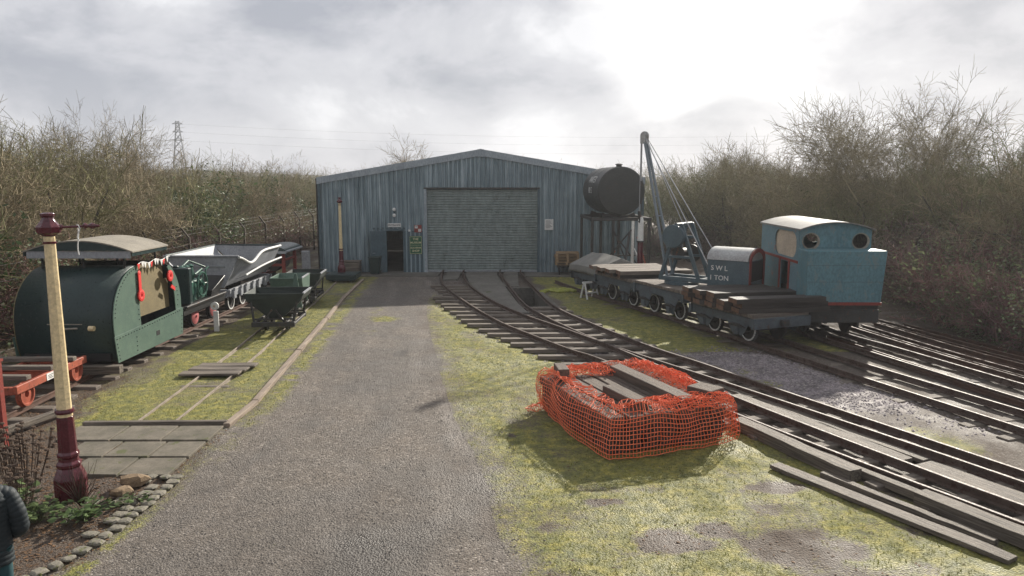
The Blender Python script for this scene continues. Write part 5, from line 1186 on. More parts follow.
# ------------------------------------------------------------------ orange flat trolley, red post, left edge
e = empty('track_trolley', (-9.98, 15.0, 0), R(3), 'small orange-red framed rail trolley with a white label beside the foreground lamp post', 'trolley')
for sx in (-1, 1):
    mb = MB(); mb.box(sx * .5 - .04, sx * .5 + .04, -1.25, 1.35, .46, .62); fr = mb.build('frame_side', 'orange_red', e, bevel=.01)
    if sx > 0: mb = MB(); mb.box(.542, .547, -.25, .03, .47, .61); mb.build('label_plate', 'white', fr); mb = MB(); mb.box(.5475, .549, -.2, -.02, .50, .512); mb.box(.5475, .549, -.2, -.06, .53, .542); mb.box(.5475, .549, -.2, -.02, .56, .572); mb.build('lettering', 'inktext', fr)
for y_ in (-1.25, 0, 1.2): mb = MB(); mb.box(-.46, .46, y_, y_ + .1, .46, .6); mb.build('cross_member', 'orange_red', e)
for sy in (-.85, 1.0):
    for sx in (-1, 1): wheel(e, sx * .46, sy, .13 + .24, .23, 'orange_red', None, sx)
for k in range(3):
    mb = MB(); mb.box(-.95, .75, -.08, .08, 0, .09); o = mb.build('timber_baulk', 'oldwood', loc=(-10.2, 14.3 + k * .75, .63), rz=.04 * (k - 1), bevel=.01); tag(o, 'weathered baulk across the orange trolley, ' + ['nearest the camera', 'middle one', 'farthest from the camera'][k], 'timber', 'baulks on the orange trolley')
mb = MB(); mb.box(-.05, .05, -.05, .05, 0, 1.5); mb.box(-.07, .07, -.07, .07, 1.5, 1.54); tag(mb.build('red_post', 'red', loc=(-8.60, 12.2, 0)), 'bright red square post at the left edge of the picture', 'post')
plank(-9.3, 11.6, -8.6, 14.2, .14, .10, .05, 'pale timber slanting from the red post towards the orange trolley', grp='timbers near the orange trolley')
plank(-10.9, 16.6, -8.95, 16.75, .22, .18, .12, 'heavy sleeper lying across behind the orange trolley', mat='oldwood_y', grp='timbers near the orange trolley')

# ------------------------------------------------------------------ netted pile of sleepers
PL, PF, PR_, PB = Vector((.62, 14.35, 0)), Vector((1.62, 11.72, 0)), Vector((3.85, 12.35, 0)), Vector((2.55, 15.75, 0))
ld = (PF - PL).normalized(); cd = Vector((-ld.y, ld.x, 0)); PRZ = math.atan2(ld.y, ld.x) - math.pi / 2
pc = (PL + PF + PR_ + PB) / 4
def psleeper(a, c_, z_, L_, w, h, label, mat='darkwood_y', rz=0, name='timber_sleeper'):
    mb = MB(); mb.box(-w / 2, w / 2, -L_ / 2, L_ / 2, 0, h); p = pc + ld * a + cd * c_
    o = mb.build(name, mat, loc=(p.x, p.y, z_), rz=PRZ + rz, bevel=.012); return tag(o, label, 'sleeper', 'sleepers in the netted pile')
lays = ['bottom', 'second', 'third', 'fourth']
rown = ['on the side facing the drive', 'second from the drive side', 'third from the drive side', 'in the middle', 'third from the track side', 'second from the track side', 'on the track side']
for lev in range(4):
    for k in range(7):
        psleeper(random.uniform(-.06, .06), -1.0 + k * .333, .02 + lev * .155, 2.82 + random.uniform(-.1, .1),   .30, .15, 'dark sleeper in the %s layer of the netted pile, %s' % (lays[lev], rown[k]), rz=random.uniform(-.02, .02), mat='darkwood_y' if lev < 3 else 'oldwood_b')
psleeper(-.15, .42, .635, 2.9, .30, .16, 'long grey beam lying along the top of the netted pile', 'oldwood_b', rz=.02)
psleeper(.62, -.42, .63, 1.15, .24, .16, 'shorter beam on top of the pile behind the front netting', 'oldwood_b', rz=.05)
psleeper(-1.12, -.85, .68, .55, .22, .22, 'short block holding down the net at the far left of the pile', 'oldwood_b', rz=-.25, name='timber_block')
psleeper(1.02, .98, .72, .50, .42, .15, 'square dark block on top of the net at the right end of the pile', 'oldwood_b', rz=.35, name='timber_block')
# the net: a draped grid round the sides with its top edge folded in
corn = [pc + ld * a + cd * c_ for a, c_ in ((-1.45, -1.16), (0.0, -1.22), (1.50, -1.16), (1.56, 0), (1.50, 1.22), (0, 1.2), (-1.45, 1.16), (-1.5, 0))]
def perim(t_):
    n = len(corn); t_ = (t_ % 1) * n; i = int(t_); f_ = t_ - i; return corn[i % n].lerp(corn[(i + 1) % n], f_)
nU, nV = 164, 16
rowsv = []
for j in range(nV + 1):
    row = []
    for i in range(nU + 1):
        t_ = i / nU; p = perim(t_); o_ = (p - pc).normalized(); f_ = j / nV
        frontness = max(0, (pc - p).normalized().y + .25)
        toe = .07 * frontness * (.5 + .8 * vnoise(t_ * 9, .5, 1, 3))
        if f_ < .62:      # side
            g_ = f_ / .62; z_ = .02 + g_ * (.66 + .05 * math.sin(t_ * 40)); out_ = toe * (1 - g_) ** 1.6 + .03 + .05 * math.sin(g_ * 3.1) * (.5 + vnoise(t_ * 25, g_ * 2, 1, 6))
        else:             # folded over the top, crumpled
            g_ = (f_ - .62) / .38; z_ = .70 + .10 * math.sin(min(1, g_ * 1.6) * 3.1) * (.4 + 1.2 * vnoise(t_ * 34, g_ * 5, 1, 8)); out_ = .03 - g_ * (.25 + .50 * vnoise(t_ * 7, .2, 1, 14))
        q_ = p + o_ * float(out_) + Vector((0, 0, float(z_)))
        amp = .012 + (.045 if f_ > .62 else 0) + .06 * max(0, vnoise(t_ * 11, 3.3, 1, 2) - .6)
        q_ += Vector((vnoise(t_ * 90, f_ * 12, 1, 1) - .5, vnoise(t_ * 90, f_ * 12, 1, 5) - .5, .8 * (vnoise(t_ * 90, f_ * 12, 1, 9) - .5))) * amp * 2
        q_ += o_ * float(.10 * (vnoise(t_ * 22, f_ * 2.5, 1, 19) - .5)) + Vector((0, 0, float(.10 * (vnoise(t_ * 16, f_ * 1.5, 1, 23) - .35) * min(1, f_ * 3 + .35))))
        row.append(q_)
    rowsv.append(row)
mb = MB()
def strand(p, q_, w=.0085):
    d = (q_ - p)
    if d.length < 1e-5: return
    mb.tube([p, q_], w, 4, cap=False)
for j in range(nV + 1):
    for i in range(nU): strand(rowsv[j][i], rowsv[j][i + 1], .0068)
for i in range(nU):
    for j in range(nV): strand(rowsv[j][i], rowsv[j + 1][i], .0056)
# a crumpled second fold over the back edge and the right end
def fold(a0, c0, a1, c1, w, n1, n2, z0, seed, hump=.11):
    rows2 = []
    for i in range(n1 + 1):
        f_ = i / n1; base_ = pc + ld * (a0 + (a1 - a0) * f_) + cd * (c0 + (c1 - c0) * f_); dirn = (ld * (a1 - a0) + cd * (c1 - c0)).normalized(); nn = Vector((-dirn.y, dirn.x, 0)); r_ = []
        for j in range(n2 + 1):
            g_ = j / n2 - .5; wob = Vector((vnoise(i * .9, j * 1.3, 1, seed) - .5, vnoise(i * .8, j, 1, seed + 2) - .5, vnoise(i * .7, j * 1.1, 1, seed + 5) - .3)) * .09
            r_.append(base_ + nn * g_ * w + Vector((0, 0, z0 + hump * math.cos(g_ * 3.0) * (.5 + vnoise(i * .3, 0, 1, seed + 7)))) + wob)
        rows2.append(r_)
    for i in range(n1 + 1):
        for j in range(n2 + 1):
            if i < n1: strand(rows2[i][j], rows2[i + 1][j], .006)
            if j < n2: strand(rows2[i][j], rows2[i][j + 1], .005)
fold(-1.5, .92, .9, .95, .55, 44, 10, .66, 40); fold(-1.45, -.9, -1.3, .3, .55, 22, 9, .64, 50, .14); fold(1.1, -.2, 1.25, 1.2, .8, 26, 13, .66, 60, .12); fold(-1.2, .98, .6, 1.0, .3, 34, 7, .74, 75, .1)
fold(-1.45, -1.15, -1.2, -1.5, .22, 9, 5, .02, 77, .06)
net = mb.build('safety_net', 'net'); tag(net, 'bright orange plastic safety netting wrapped round the pile of sleepers', 'net')

# ------------------------------------------------------------------ flower bed plants, stones
mb = MB(); stone(mb, 0, 0, .08, .18, .12, .08, .3, .3); tag(mb.build('garden_stone', 'stone', loc=(-5.62, 10.62, 0)), 'flat yellowish stone by the paving slabs, upper of the two', 'stone', 'yellow garden stones')
mb = MB(); stone(mb, 0, 0, .06, .14, .11, .07, 1.0, .3); tag(mb.build('garden_stone', 'stone', loc=(-5.60, 10.25, 0)), 'rough brown stone lying in front of the flatter yellow stone', 'stone', 'yellow garden stones')
def leafy(x, y, n, h, spread, label, leafsize=.07, mat='leaf_bright', cat='plant'):
    e = empty('leafy_plant', (x, y, 0), 0, label, cat, 'plants in the flower bed'); st_ = MB(); lf = MB()
    for i in range(n):
        a = random.uniform(0, 6.28); r_ = spread * random.random() ** .7; hh = h * random.uniform(.4, 1)
        tip = Vector((math.cos(a) * r_, math.sin(a) * r_, hh)); st_.tube([(0 + tip.x * .2, tip.y * .2, 0), tip * .6 + Vector((0, 0, .03)), tip], .004, 4, cap=False)
        b_ = random.uniform(0, 6.28); s_ = leafsize * random.uniform(.6, 1.3); t1 = Vector((math.cos(b_), math.sin(b_), random.uniform(-.3, .5))).normalized(); t2 = t1.cross(Vector((random.uniform(-.4, .4), random.uniform(-.4, .4), 1))).normalized(); up = t1.cross(t2) * .12 * s_
        lf.add([tip - t1 * s_ * .2, tip + t2 * s_ * .5 + t1 * s_ * .2 + up, tip + t2 * s_ * .55 + t1 * s_ * .6 + up, tip + t1 * s_ * 1.2, tip - t2 * s_ * .55 + t1 * s_ * .6 + up, tip - t2 * s_ * .5 + t1 * s_ * .2 + up], [(0, 1, 2, 3), (0, 3, 4, 5)])
    st_.build('stems', 'leaf_bramble', e); lf.build('leaves', mat, e)
leafy(-5.75, 9.55, 90, .22, .42, 'bright green leafy clump in front of the lamp post base, nearest the setts', .075)
leafy(-6.35, 9.45, 80, .24, .40, 'green leafy clump directly in front of the maroon lamp base', .075)
leafy(-6.95, 9.85, 70, .26, .40, 'green leafy clump left of the lamp post base', .09)
leafy(-5.35, 10.0, 30, .12, .25, 'small low leafy sprig between the stones and the setts', .06)
def sedum(x, y, n, h, label):
    e = empty('dried_flower', (x, y, 0), 0, label, 'dead plant', 'dried flower heads in the bed'); 
    for i in range(n):
        st_ = MB(); hd = st_
        a = random.uniform(0, 6.28); r_ = .45 * random.random(); hh = h * random.uniform(.6, 1.1); p0 = Vector((math.cos(a) * r_ * .5, math.sin(a) * r_ * .5, 0)); p1 = Vector((math.cos(a) * r_, math.sin(a) * r_, hh))
        st_.tube([p0, p0.lerp(p1, .6) + Vector((.01, 0, 0)), p1], .005, 4, cap=False)
        for k in range(random.choice((1, 2, 3))): q_ = p1 - Vector((random.uniform(-.02, .02), 0, k * .13)); hd.lathe([(.01, -.015), (.04, .0), (.03, .018), (.005, .022)], q_, 'z', 6)
        st_.build('flower_stem', 'dead', e)
sedum(-7.25, 10.6, 34, .85, 'dark brown dried seed heads standing left of the lamp post base')
sedum(-6.75, 9.7, 26, .65, 'brown dried stalks in front of the lamp post at the bed edge')
sedum(-7.9, 11.2, 26, .6, 'sparse dried stalks behind the others at the left edge of the bed')
e = empty('bare_shrub', (-6.0, 9.9, 0), 0, 'thin leafless twiggy shrub against the maroon lamp base', 'shrub'); mb = MB()
for i in range(60):
    a = random.uniform(0, 6.28); p1 = Vector((math.cos(a) * .35 * random.random(), math.sin(a) * .3 * random.random(), random.uniform(.2, .65))); mb.tube([(0, 0, 0), p1 * .5 + Vector((random.uniform(-.05, .05), 0, .02)), p1], [.006, .004, .002], 4, cap=False)
mb.build('twigs', 'dead', e)

# ------------------------------------------------------------------ person at the left edge
pe = empty('person', (-5.20, 7.02, 0), R(35), 'person in a dark teal quilted jacket with one elbow bent, at the lower left edge', 'person')
def skinned(name, verts, edges, radii, mat, parent, levels=2, root=0):
    me_ = bpy.data.meshes.new(name); me_.from_pydata(verts, edges, []); o = bpy.data.objects.new(name, me_); COL.objects.link(o); o.parent = parent
    md = o.modifiers.new('skin', 'SKIN'); md.use_smooth_shade = True
    for i, r_ in enumerate(radii): me_.skin_vertices[0].data[i].radius = (r_, r_) if not hasattr(r_, '__len__') else r_
    me_.skin_vertices[0].data[root].use_root = True
    sb = o.modifiers.new('sub', 'SUBSURF'); sb.levels = levels; sb.render_levels = levels; me_.materials.append(M[mat]); return o
V = [(0, 0, .95), (0, 0, 1.12), (0, 0, 1.32), (0, 0, 1.46), (0, .0, 1.52), (0, .02, 1.60), (0, .02, 1.69),
     (.17, 0, 1.40), (.25, -.02, 1.10), (.10, .17, 1.02), (.02, .22, 1.03), (-.17, 0, 1.40), (-.25, -.02, 1.10), (-.10, .17, 1.0), (-.02, .22, 1.0),
     (.09, 0, .86), (.10, .0, .48), (.10, -.02, .08), (.11, .12, .04), (-.09, 0, .86), (-.10, 0, .48), (-.10, -.02, .08), (-.11, .12, .04)]
Ed = [(0, 1), (1, 2), (2, 3), (3, 4), (4, 5), (5, 6), (2, 7), (7, 8), (8, 9), (9, 10), (2, 11), (11, 12), (12, 13), (13, 14), (0, 15), (15, 16), (16, 17), (17, 18), (0, 19), (19, 20), (20, 21), (21, 22)]
Rd = [(.14, .10), (.13, .095), (.15, .10), .065, .052, (.072, .09), (.065, .085), .055, .042, .032, .028, .055, .042, .032, .028, .085, .06, .045, .04, .085, .06, .045, .04]
body_o = skinned('body', V, Ed, Rd, 'skin', pe)
# trousers and shoes
skinned('trousers', [(0, 0, .93), (.09, 0, .84), (.10, 0, .48), (.10, -.02, .10), (-.09, 0, .84), (-.10, 0, .48), (-.10, -.02, .10)], [(0, 1), (1, 2), (2, 3), (0, 4), (4, 5), (5, 6)], [(.155, .12), .105, .078, .062, .105, .078, .062], 'jeans', pe)
for sx in (-1, 1): mb = MB(); mb.lathe([(.03, 0), (.05, .01), (.052, .05), (.045, .09), (.03, .10)], (0, 0, 0), 'z', 14); o = mb.build('shoe', 'black', pe, (sx * .105, .05, 0), smooth=True); o.scale.y = 2.6
# quilted jacket: padded rings along torso and both sleeves, one surface each, overlapping at the shoulder
def quilt(name, pts, rad, puff=.006, pitch=.05, flat=1.0):
    P_ = [Vector(p) for p in pts]; acc = [0]
    for a_, b2 in zip(P_[:-1], P_[1:]): acc.append(acc[-1] + (b2 - a_).length)
    tot = acc[-1]; n = int(tot / pitch * 6); pp = []; rr = []
    for i in range(n + 1):
        s_ = tot * i / n; k = max(j for j in range(len(acc)) if acc[j] <= s_ + 1e-9); k = min(k, len(P_) - 2); f_ = (s_ - acc[k]) / (acc[k + 1] - acc[k]); f2 = f_
        pp.append(P_[k].lerp(P_[k + 1], f2)); rr.append(rad[k] * (1 - f_) + rad[k + 1] * f_ + puff * (abs(math.sin(math.pi * s_ / pitch)) ** .6 - .5))
    for _ in range(6): pp = [pp[0]] + [(pp[i - 1] + pp[i] * 2 + pp[i + 1]) / 4 for i in range(1, n)] + [pp[-1]]
    mb = MB(); mb.tube(pp, rr, 20); o = mb.build(name, 'jacket', pe, smooth=True); return o
o = quilt('jacket', [(0, 0, .70), (0, 0, 1.0), (0, 0, 1.2), (0, 0, 1.38), (0, 0, 1.47), (0, 0, 1.53)], [.155, .15, .16, .165, .12, .075]); o.scale = (1.3, .95, 1)
quilt('sleeve', [(.08, 0, 1.45), (.19, -.0, 1.38), (.25, -.03, 1.20), (.27, -.02, 1.03), (.23, .05, .97), (.13, .15, .99), (.08, .19, 1.01)], [.07, .085, .084, .082, .072, .058, .052])
quilt('sleeve', [(-.10, 0, 1.44), (-.20, -.0, 1.38), (-.27, -.03, 1.22), (-.285, -.03, 1.07), (-.22, .06, 1.0), (-.12, .16, 1.0), (-.08, .19, 1.0)], [.06, .082, .078, .068, .060, .052, .05])
# hands: palm and five fingers each
for sx in (-1, 1):
    hz_ = 1.02 if sx > 0 else 1.0; bx_ = sx * .06; v = [(bx_, .20, hz_), (bx_ - sx * .06, .235, hz_)]; ed = [(0, 1)]; rd = [(.026, .018), (.036, .016)]
    for k in range(4):
        o_ = len(v); dz_ = (-.027 + k * .018); ln = (.06, .072, .076, .066)[k]
        v += [(bx_ - sx * .065, .238, hz_ + dz_), (bx_ - sx * (.065 + ln * .55), .228, hz_ + dz_), (bx_ - sx * (.065 + ln * .75), .20, hz_ + dz_)]; ed += [(1, o_), (o_, o_ + 1), (o_ + 1, o_ + 2)]; rd += [.009, .0085, .007]
    o_ = len(v); v += [(bx_ - sx * .02, .225, hz_ + .035), (bx_ - sx * .05, .215, hz_ + .058)]; ed += [(0, o_), (o_, o_ + 1)]; rd += [.011, .009]
    skinned('hand', v, ed, rd, 'skin', body_o)
# head details
mb = MB(); mb.lathe([(.0, -.01), (.05, .0), (.083, .04), (.092, .09), (.085, .14), (.05, .175), (.0, .185)], (0, 0, 0), 'z', 20, cap=False); hr = mb.build('hair', 'hair', body_o, (0, -.015, 1.60), smooth=True); hr.scale = (.92, 1.02, 1)
mb = MB(); mb.prism([(-.012, 1.625), (.012, 1.625), (.004, 1.665), (-.004, 1.665)], .10, .128, 'y'); mb.build('nose', 'skin', body_o)
for sx in (-1, 1):
    mb = MB(); mb.lathe([(0, -.008), (.010, 0), (0, .008)], (sx * .032, .102, 1.665), 'y', 8, cap=False); mb.build('eye', 'white', body_o)
    mb = MB(); mb.lathe([(.008, -.008), (.03, 0), (.02, .01)], (sx * .088, .02, 1.64), 'x', 10); mb.build('ear', 'skin', body_o)
mb = MB(); mb.box(-.024, .024, .108, .114, 1.592, 1.60); mb.build('mouth', 'red', body_o)

# ------------------------------------------------------------------ fences
def fence(name, label, x0, y0, x1, y1, n, h=2.75, arm=1, mesh_h=1.9, mesh=True):
    L_ = math.hypot(x1 - x0, y1 - y0); e = empty(name, (x0, y0, 0), math.atan2(y1 - y0, x1 - x0), label, 'fence', 'boundary fences')
    for k in range(n + 1):
        x = L_ * k / n; mb = MB(); mb.beam((x, 0, 0), (x, 0, h - .4), .09, .09); mb.beam((x, 0, h - .43), (x, arm * .32, h), .07, .07); mb.build('post', 'post', e)
    for zz, yy in ((h - .03, arm * .31), (h - .16, arm * .22), (h - .30, arm * .10), (mesh_h, 0), (mesh_h * .5, 0), (.1, 0)):
        mb = MB(); mb.tube([(0, yy, zz), (L_, yy, zz)], .0045, 4); mb.build('wire', 'wire', e)
    if mesh:
        mb = MB(); s_ = .12; n_ = int(L_ / s_); r_ = .0022
        for k in range(-int(mesh_h / s_), n_):
            for sg in (1, -1):
                xa = k * s_; xb = xa + mesh_h; za, zb = (0.05, mesh_h) if sg > 0 else (mesh_h, .05)
                if xa < 0: f_ = -xa / (xb - xa); za = za + (zb - za) * f_; xa = 0
                if xb > L_: f_ = (L_ - xa) / (xb - xa); zb = za + (zb - za) * f_; xb = L_
                if xb - xa > .02: mb.add([(xa, 0, za - r_ * 1.4), (xa, 0, za + r_ * 1.4), (xb, 0, zb + r_ * 1.4), (xb, 0, zb - r_ * 1.4)], [(0, 1, 2, 3)])
        mb.build('chain_link', 'wire', e)
fence('boundary_fence', 'concrete-post fence with cranked tops and barbed wire behind the green locomotives', -13.2, 18.0, -12.9, 52, 11, h=2.6, mesh=False)
fence('boundary_fence', 'cranked-post fence with barbed wire in front of the right-hand brambles', 16.2, 12.4, 15.2, 42, 9, arm=-1, mesh=False)
fence('boundary_fence', 'chain-link fence running from the shed corner behind the black tank', 6.9, 41, 15.1, 43, 3, h=2.5)

# ------------------------------------------------------------------ pylon and lines
py = empty('pylon', (-132, 302, 0), R(20), 'distant lattice electricity pylon rising above the trees on the left', 'pylon')
mb = MB(); PH = 27.5
def pw(z_): return 3.2 * (1 - z_ / PH) ** 1.3 + .55
lv = [0, 5, 9.5, 13.5, 17, 20, 22.5, 24.5, 26.2, 27.5]
for sx in (-1, 1):
    for sy in (-1, 1): mb.tube([(sx * pw(z_), sy * pw(z_), z_) for z_ in lv], .16, 4)
for a_, b2 in zip(lv[:-1], lv[1:]):
    for sy in (-1, 1): mb.tube([(-pw(a_), sy * pw(a_), a_), (pw(b2), sy * pw(b2), b2)], .10, 4); mb.tube([(pw(a_), sy * pw(a_), a_), (-pw(b2), sy * pw(b2), b2)], .10, 4)
    for sx in (-1, 1): mb.tube([(sx * pw(a_), -pw(a_), a_), (sx * pw(b2), pw(b2), b2)], .09, 4)
mb.build('lattice', 'pylon', py)
for zz in (20.0, 23.3, 26.4): mb = MB(); mb.tube([(-1.9, 0, zz), (1.9, 0, zz)], .14, 4); mb.tube([(-1.9, 0, zz), (0, 0, zz + .9), (1.9, 0, zz)], .09, 4); mb.build('cross_arm', 'pylon', py)
for k, zz in enumerate((20.0, 23.3, 26.4)):
    mb = MB(); p0 = Vector((0, 0, zz)); p1 = Vector((330, -10, zz - 2)); mb.tube([p0.lerp(p1, f_) - Vector((0, 0, 4.5 * 4 * f_ * (1 - f_))) for f_ in np.linspace(0, 1, 20)], .02, 4)
    tag(mb.build('power_line', 'pylon', loc=(-132, 302, 0)), ['lowest', 'middle', 'highest'][k] + ' of the thin power lines strung right from the distant pylon', 'cable', 'power lines')

# ------------------------------------------------------------------ trees
def grow(seed, height, stems, spread, depth, twig_r, ratio=.66, kids=3, upness=.35, r0=.10, wob=.16, segs=3, tropism=.06, first=.35):
    """returns trunk MB and crown MB of a bare multi-stemmed or single-trunk tree"""
    rd = random.Random(seed); trunk = MB(); crown = MB()
    def tri(mb, pts, rs, n):
        mb.tube(pts, rs, n, cap=False)
    def rv(): return Vector((rd.gauss(0, 1), rd.gauss(0, 1), rd.gauss(0, 1)))
    def branch(p, d, ln, r_, lev):
        pts = [p]; dd = d.copy(); n = segs if lev < depth else 2
        for k in range(n):
            dd = (dd + rv() * wob + Vector((0, 0, tropism))).normalized(); pts.append(pts[-1] + dd * ln / n)
        r1 = max(twig_r * .7, r_ * .5); rs = [r_ + (r1 - r_) * k / n for k in range(n + 1)]
        tri(trunk if lev <= 1 else crown, pts, rs, 6 if lev == 0 else (4 if lev == 1 else 3))
        if lev >= depth: return
        nk = kids + (1 if rd.random() < .4 else 0) + (1 if lev == 0 else 0)
        for k in range(nk):
            f_ = first + (1 - first) * (k + rd.random()) / nk; f_ = min(f_, .999); i = int(f_ * n); q_ = pts[i].lerp(pts[i + 1], f_ * n - i)
            side = rv(); side -= dd * side.dot(dd); side.normalize(); nd = (dd * rd.uniform(.45, .95) + side * rd.uniform(.55, 1.1) + Vector((0, 0, upness * rd.random()))).normalized()
            branch(q_, nd, ln * ratio * rd.uniform(.75, 1.15), max(twig_r, rs[i] * .55), lev + 1)
        branch(pts[-1], dd, ln * ratio * 1.05, max(twig_r, r1), lev + 1)
    tot = sum(ratio ** k for k in range(depth + 1))
    for s_ in range(stems):
        a = 2 * math.pi * s_ / stems + rd.uniform(-.4, .4); tl = spread * rd.uniform(.4, 1.1)
        d = Vector((math.cos(a) * tl, math.sin(a) * tl, 1)).normalized(); base_ = Vector((math.cos(a), math.sin(a), 0)) * (.0 if stems == 1 else .35 * rd.random())
        branch(base_, d, height / tot * rd.uniform(.8, 1.0) * 1.02, r0, 0)
    return trunk, crown
def add_leaves(mb, seed, n, cz_, rx_, rz_, size, lo=.0):
    rd = random.Random(seed)
    cl_ = [(rd.gauss(0, .5) * rx_, rd.gauss(0, .5) * rx_, cz_ + rd.gauss(0, .5) * rz_, rd.uniform(.25, .55)) for _ in range(max(6, n // 90))]
    for i in range(n):
        c_ = rd.choice(cl_); p = Vector((c_[0] + rd.gauss(0, 1) * c_[3], c_[1] + rd.gauss(0, 1) * c_[3], c_[2] + rd.gauss(0, 1) * c_[3] * .8))
        if p.z < lo: p.z = lo + rd.random() * .3
        a = Vector((rd.gauss(0, 1), rd.gauss(0, 1), rd.gauss(0, .6))).normalized(); b_ = a.orthogonal().normalized(); s_ = size * rd.uniform(.6, 1.4)
        mb.add([p - a * s_, p + b_ * s_ * .5, p + a * s_, p - b_ * s_ * .5], [(0, 1, 2, 3)])
def proto(name, trunk, crown, tw, leaves=None, lm=None, bark='bark'):
    """meshes only; objects are linked when placed"""
    r_ = []
    for nm, mb, mt in (('trunk', trunk, bark), ('crown', crown, tw)) + ((('foliage', leaves, lm),) if leaves else ()):
        me_ = bpy.data.meshes.new(name + '_' + nm); me_.from_pydata(mb.v, [], mb.f); me_.materials.append(M[mt]); me_.update(); r_.append((nm, me_))
    zs_ = np.array([v[2] for v in crown.v]); return r_, float(np.percentile(zs_, 99))
def place(name, pr, x, y, h_, rz, label, cat='tree', group=None, sz=None, z0=-.05):
    sc = h_ / pr[1] * (6.0 if False else 1.0); e = empty(name, (x, y, z0), rz, label, cat, group); e.scale = (sc, sc, sc)
    for nm, me_ in pr[0]: o = bpy.data.objects.new(nm, me_); COL.objects.link(o); o.parent = e
    return e
shrubs = []
for k in range(6):       # dense multi-stemmed thicket shrubs, 6 m tall
    tr_, cr_ = grow(100 + k, 6.0, (5, 3, 6, 3, 4, 2)[k], (.55, .3, .7, .25, .5, .35)[k], 5, .0065, .66, (2, 3, 2, 3, 2, 3)[k], .18, .085, .13, 3, .03, .22)
    shrubs.append(proto('shrub%d' % k, tr_, cr_, 'twig_brown' if k % 2 else 'twig_olive'))
small = []
for k in range(3):
    tr_, cr_ = grow(140 + k, 3.0, 12, .8, 3, .009, .62, 3, .3, .028, .2, 3, .03, .15); lf = MB(); add_leaves(lf, 11 + k, 1500, 1.2, 1.2, 1.0, .055, .1)
    small.append(proto('undergrowth%d' % k, tr_, cr_, 'cane', lf, 'leaf_bramble', 'cane'))
ever = []
for k in range(2):
    tr_, cr_ = grow(160 + k, 5.5, 5, .4, 3, .012, .62, 3, .4, .07, .16, 3, .08, .2); lf = MB(); add_leaves(lf, 31 + k, 6500, 2.3, 1.5, 1.3, .075, .2)
    ever.append(proto('ivy%d' % k, tr_, cr_, 'twig_olive', lf, 'leaf_dark'))
bigs = []
for k in range(2):
    tr_, cr_ = grow((201, 215)[k], 9.0, 3 if k == 0 else 2, .42 if k == 0 else .25, 5, .010, .70, 2 if k == 0 else 3, .22, .17, .13, 4, .035, .30)
    bigs.append(proto('bigtree%d' % k, tr_, cr_, 'twig_brown'))
GLt = 'trees of the left thicket'; GRt = 'trees of the right thicket'
ct = 0
tr_, cr_ = grow(333, 9.0, 5, .75, 7, .0055, .74, 2, .12, .14, .11, 3, .015, .25); crown_tree = proto('crowntree', tr_, cr_, 'twig_brown')
print('crown faces', len(cr_.f), max(v[0] for v in cr_.v), max(v[2] for v in cr_.v))
# left thicket: near row beside the fence, then deeper rows
def zt_left(px):   # skyline height in pixels against distance
    return np.interp(px, [-200, 0, 40, 80, 130, 200, 300, 420], [128, 130, 124, 133, 146, 158, 164, 168])
for row, (xo, y0, y1, st_) in enumerate(((-15.4, 15, 62, 3.2), (-18.0, 16, 70, 3.4), (-21.5, 18, 84, 4.4), (-27, 24, 100, 6.0))):
    y = y0
    while y < y1:
        x = xo + random.uniform(-.8, .8); yy = y + random.uniform(-.6, .6); px = 512 + 750 * x / yy; top = 4.5 + (180 - float(zt_left(px))) / 750 * yy * 1.0
        h = max(3.3, top * random.uniform(.70, .98)); pr = random.choice(shrubs) if random.random() < .84 else random.choice(ever); base_h = 5.3 if row < 2 else 5.0
        lv_ = 'the green locomotive' if yy < 21 else 'the grey hopper' if yy < 27 else 'the skip wagons' if yy < 34 else 'the shed front' if yy < 45 else 'the far side of the shed'
        lab = ('leafless brown-grey shrub' if pr in shrubs else 'ivy-green shrub') + ', %s of left thicket, level with ' % ('front row', 'second row', 'third row', 'back')[row] + lv_
        place('thicket_tree', pr, x, yy, h, random.uniform(0, 6.28), lab, 'tree', GLt if pr in shrubs else GLt + ' with ivy'); y += st_ * random.uniform(.8, 1.2); ct += 1
place('bare_tree', crown_tree, -22.5, 38, 6.9, 1.0, 'rounded bare tree standing above the thicket on the far left skyline', 'tree', None)
place('bare_tree', bigs[0], -15.2, 19.2, 5.6, 2.2, 'bare tree whose branches reach in at the upper left edge', 'tree', None)
place('bare_tree', bigs[1], -9.4, 66, 7.2, 2.0, 'bare tree top showing above the left slope of the shed roof', 'tree', None)
# right thicket
def zt_right(px): return np.interp(px, [600, 660, 700, 735, 790, 830, 880, 940, 1000, 1300], [180, 177, 170, 158, 168, 174, 166, 150, 138, 128])
for row, (xo, y0, y1, st_) in enumerate(((18.3, 16, 60, 3.2), (21.5, 18, 75, 3.8), (26, 22, 90, 5.2), (33, 30, 110, 7.0))):
    y = y0
    while y < y1:
        x = xo + random.uniform(-.9, .9); 
        if row == 0 and y > 38: x -= (y - 38) * .22
        yy = y + random.uniform(-.6, .6); px = 512 + 750 * x / yy; top = 4.5 + (180 - float(zt_right(px))) / 750 * yy
        pr = random.choice(shrubs) if random.random() < .9 else random.choice(ever); sc = max(3.4, top * random.uniform(.78, 1.04))
        place('thicket_tree', pr, x, yy, sc, random.uniform(0, 6.28), ('leafless brown shrub' if pr in shrubs else 'ivy-green shrub') + ', %s of right thicket, level with ' % ('front row', 'second row', 'third row', 'back')[row] + ('the loose rails' if yy < 20 else 'the blue cab' if yy < 27 else 'the black tank' if yy < 36 else 'the shed' if yy < 58 else 'ground beyond the shed'), 'tree', GRt if pr in shrubs else GRt + ' with ivy'); y += st_ * random.uniform(.8, 1.2); ct += 1
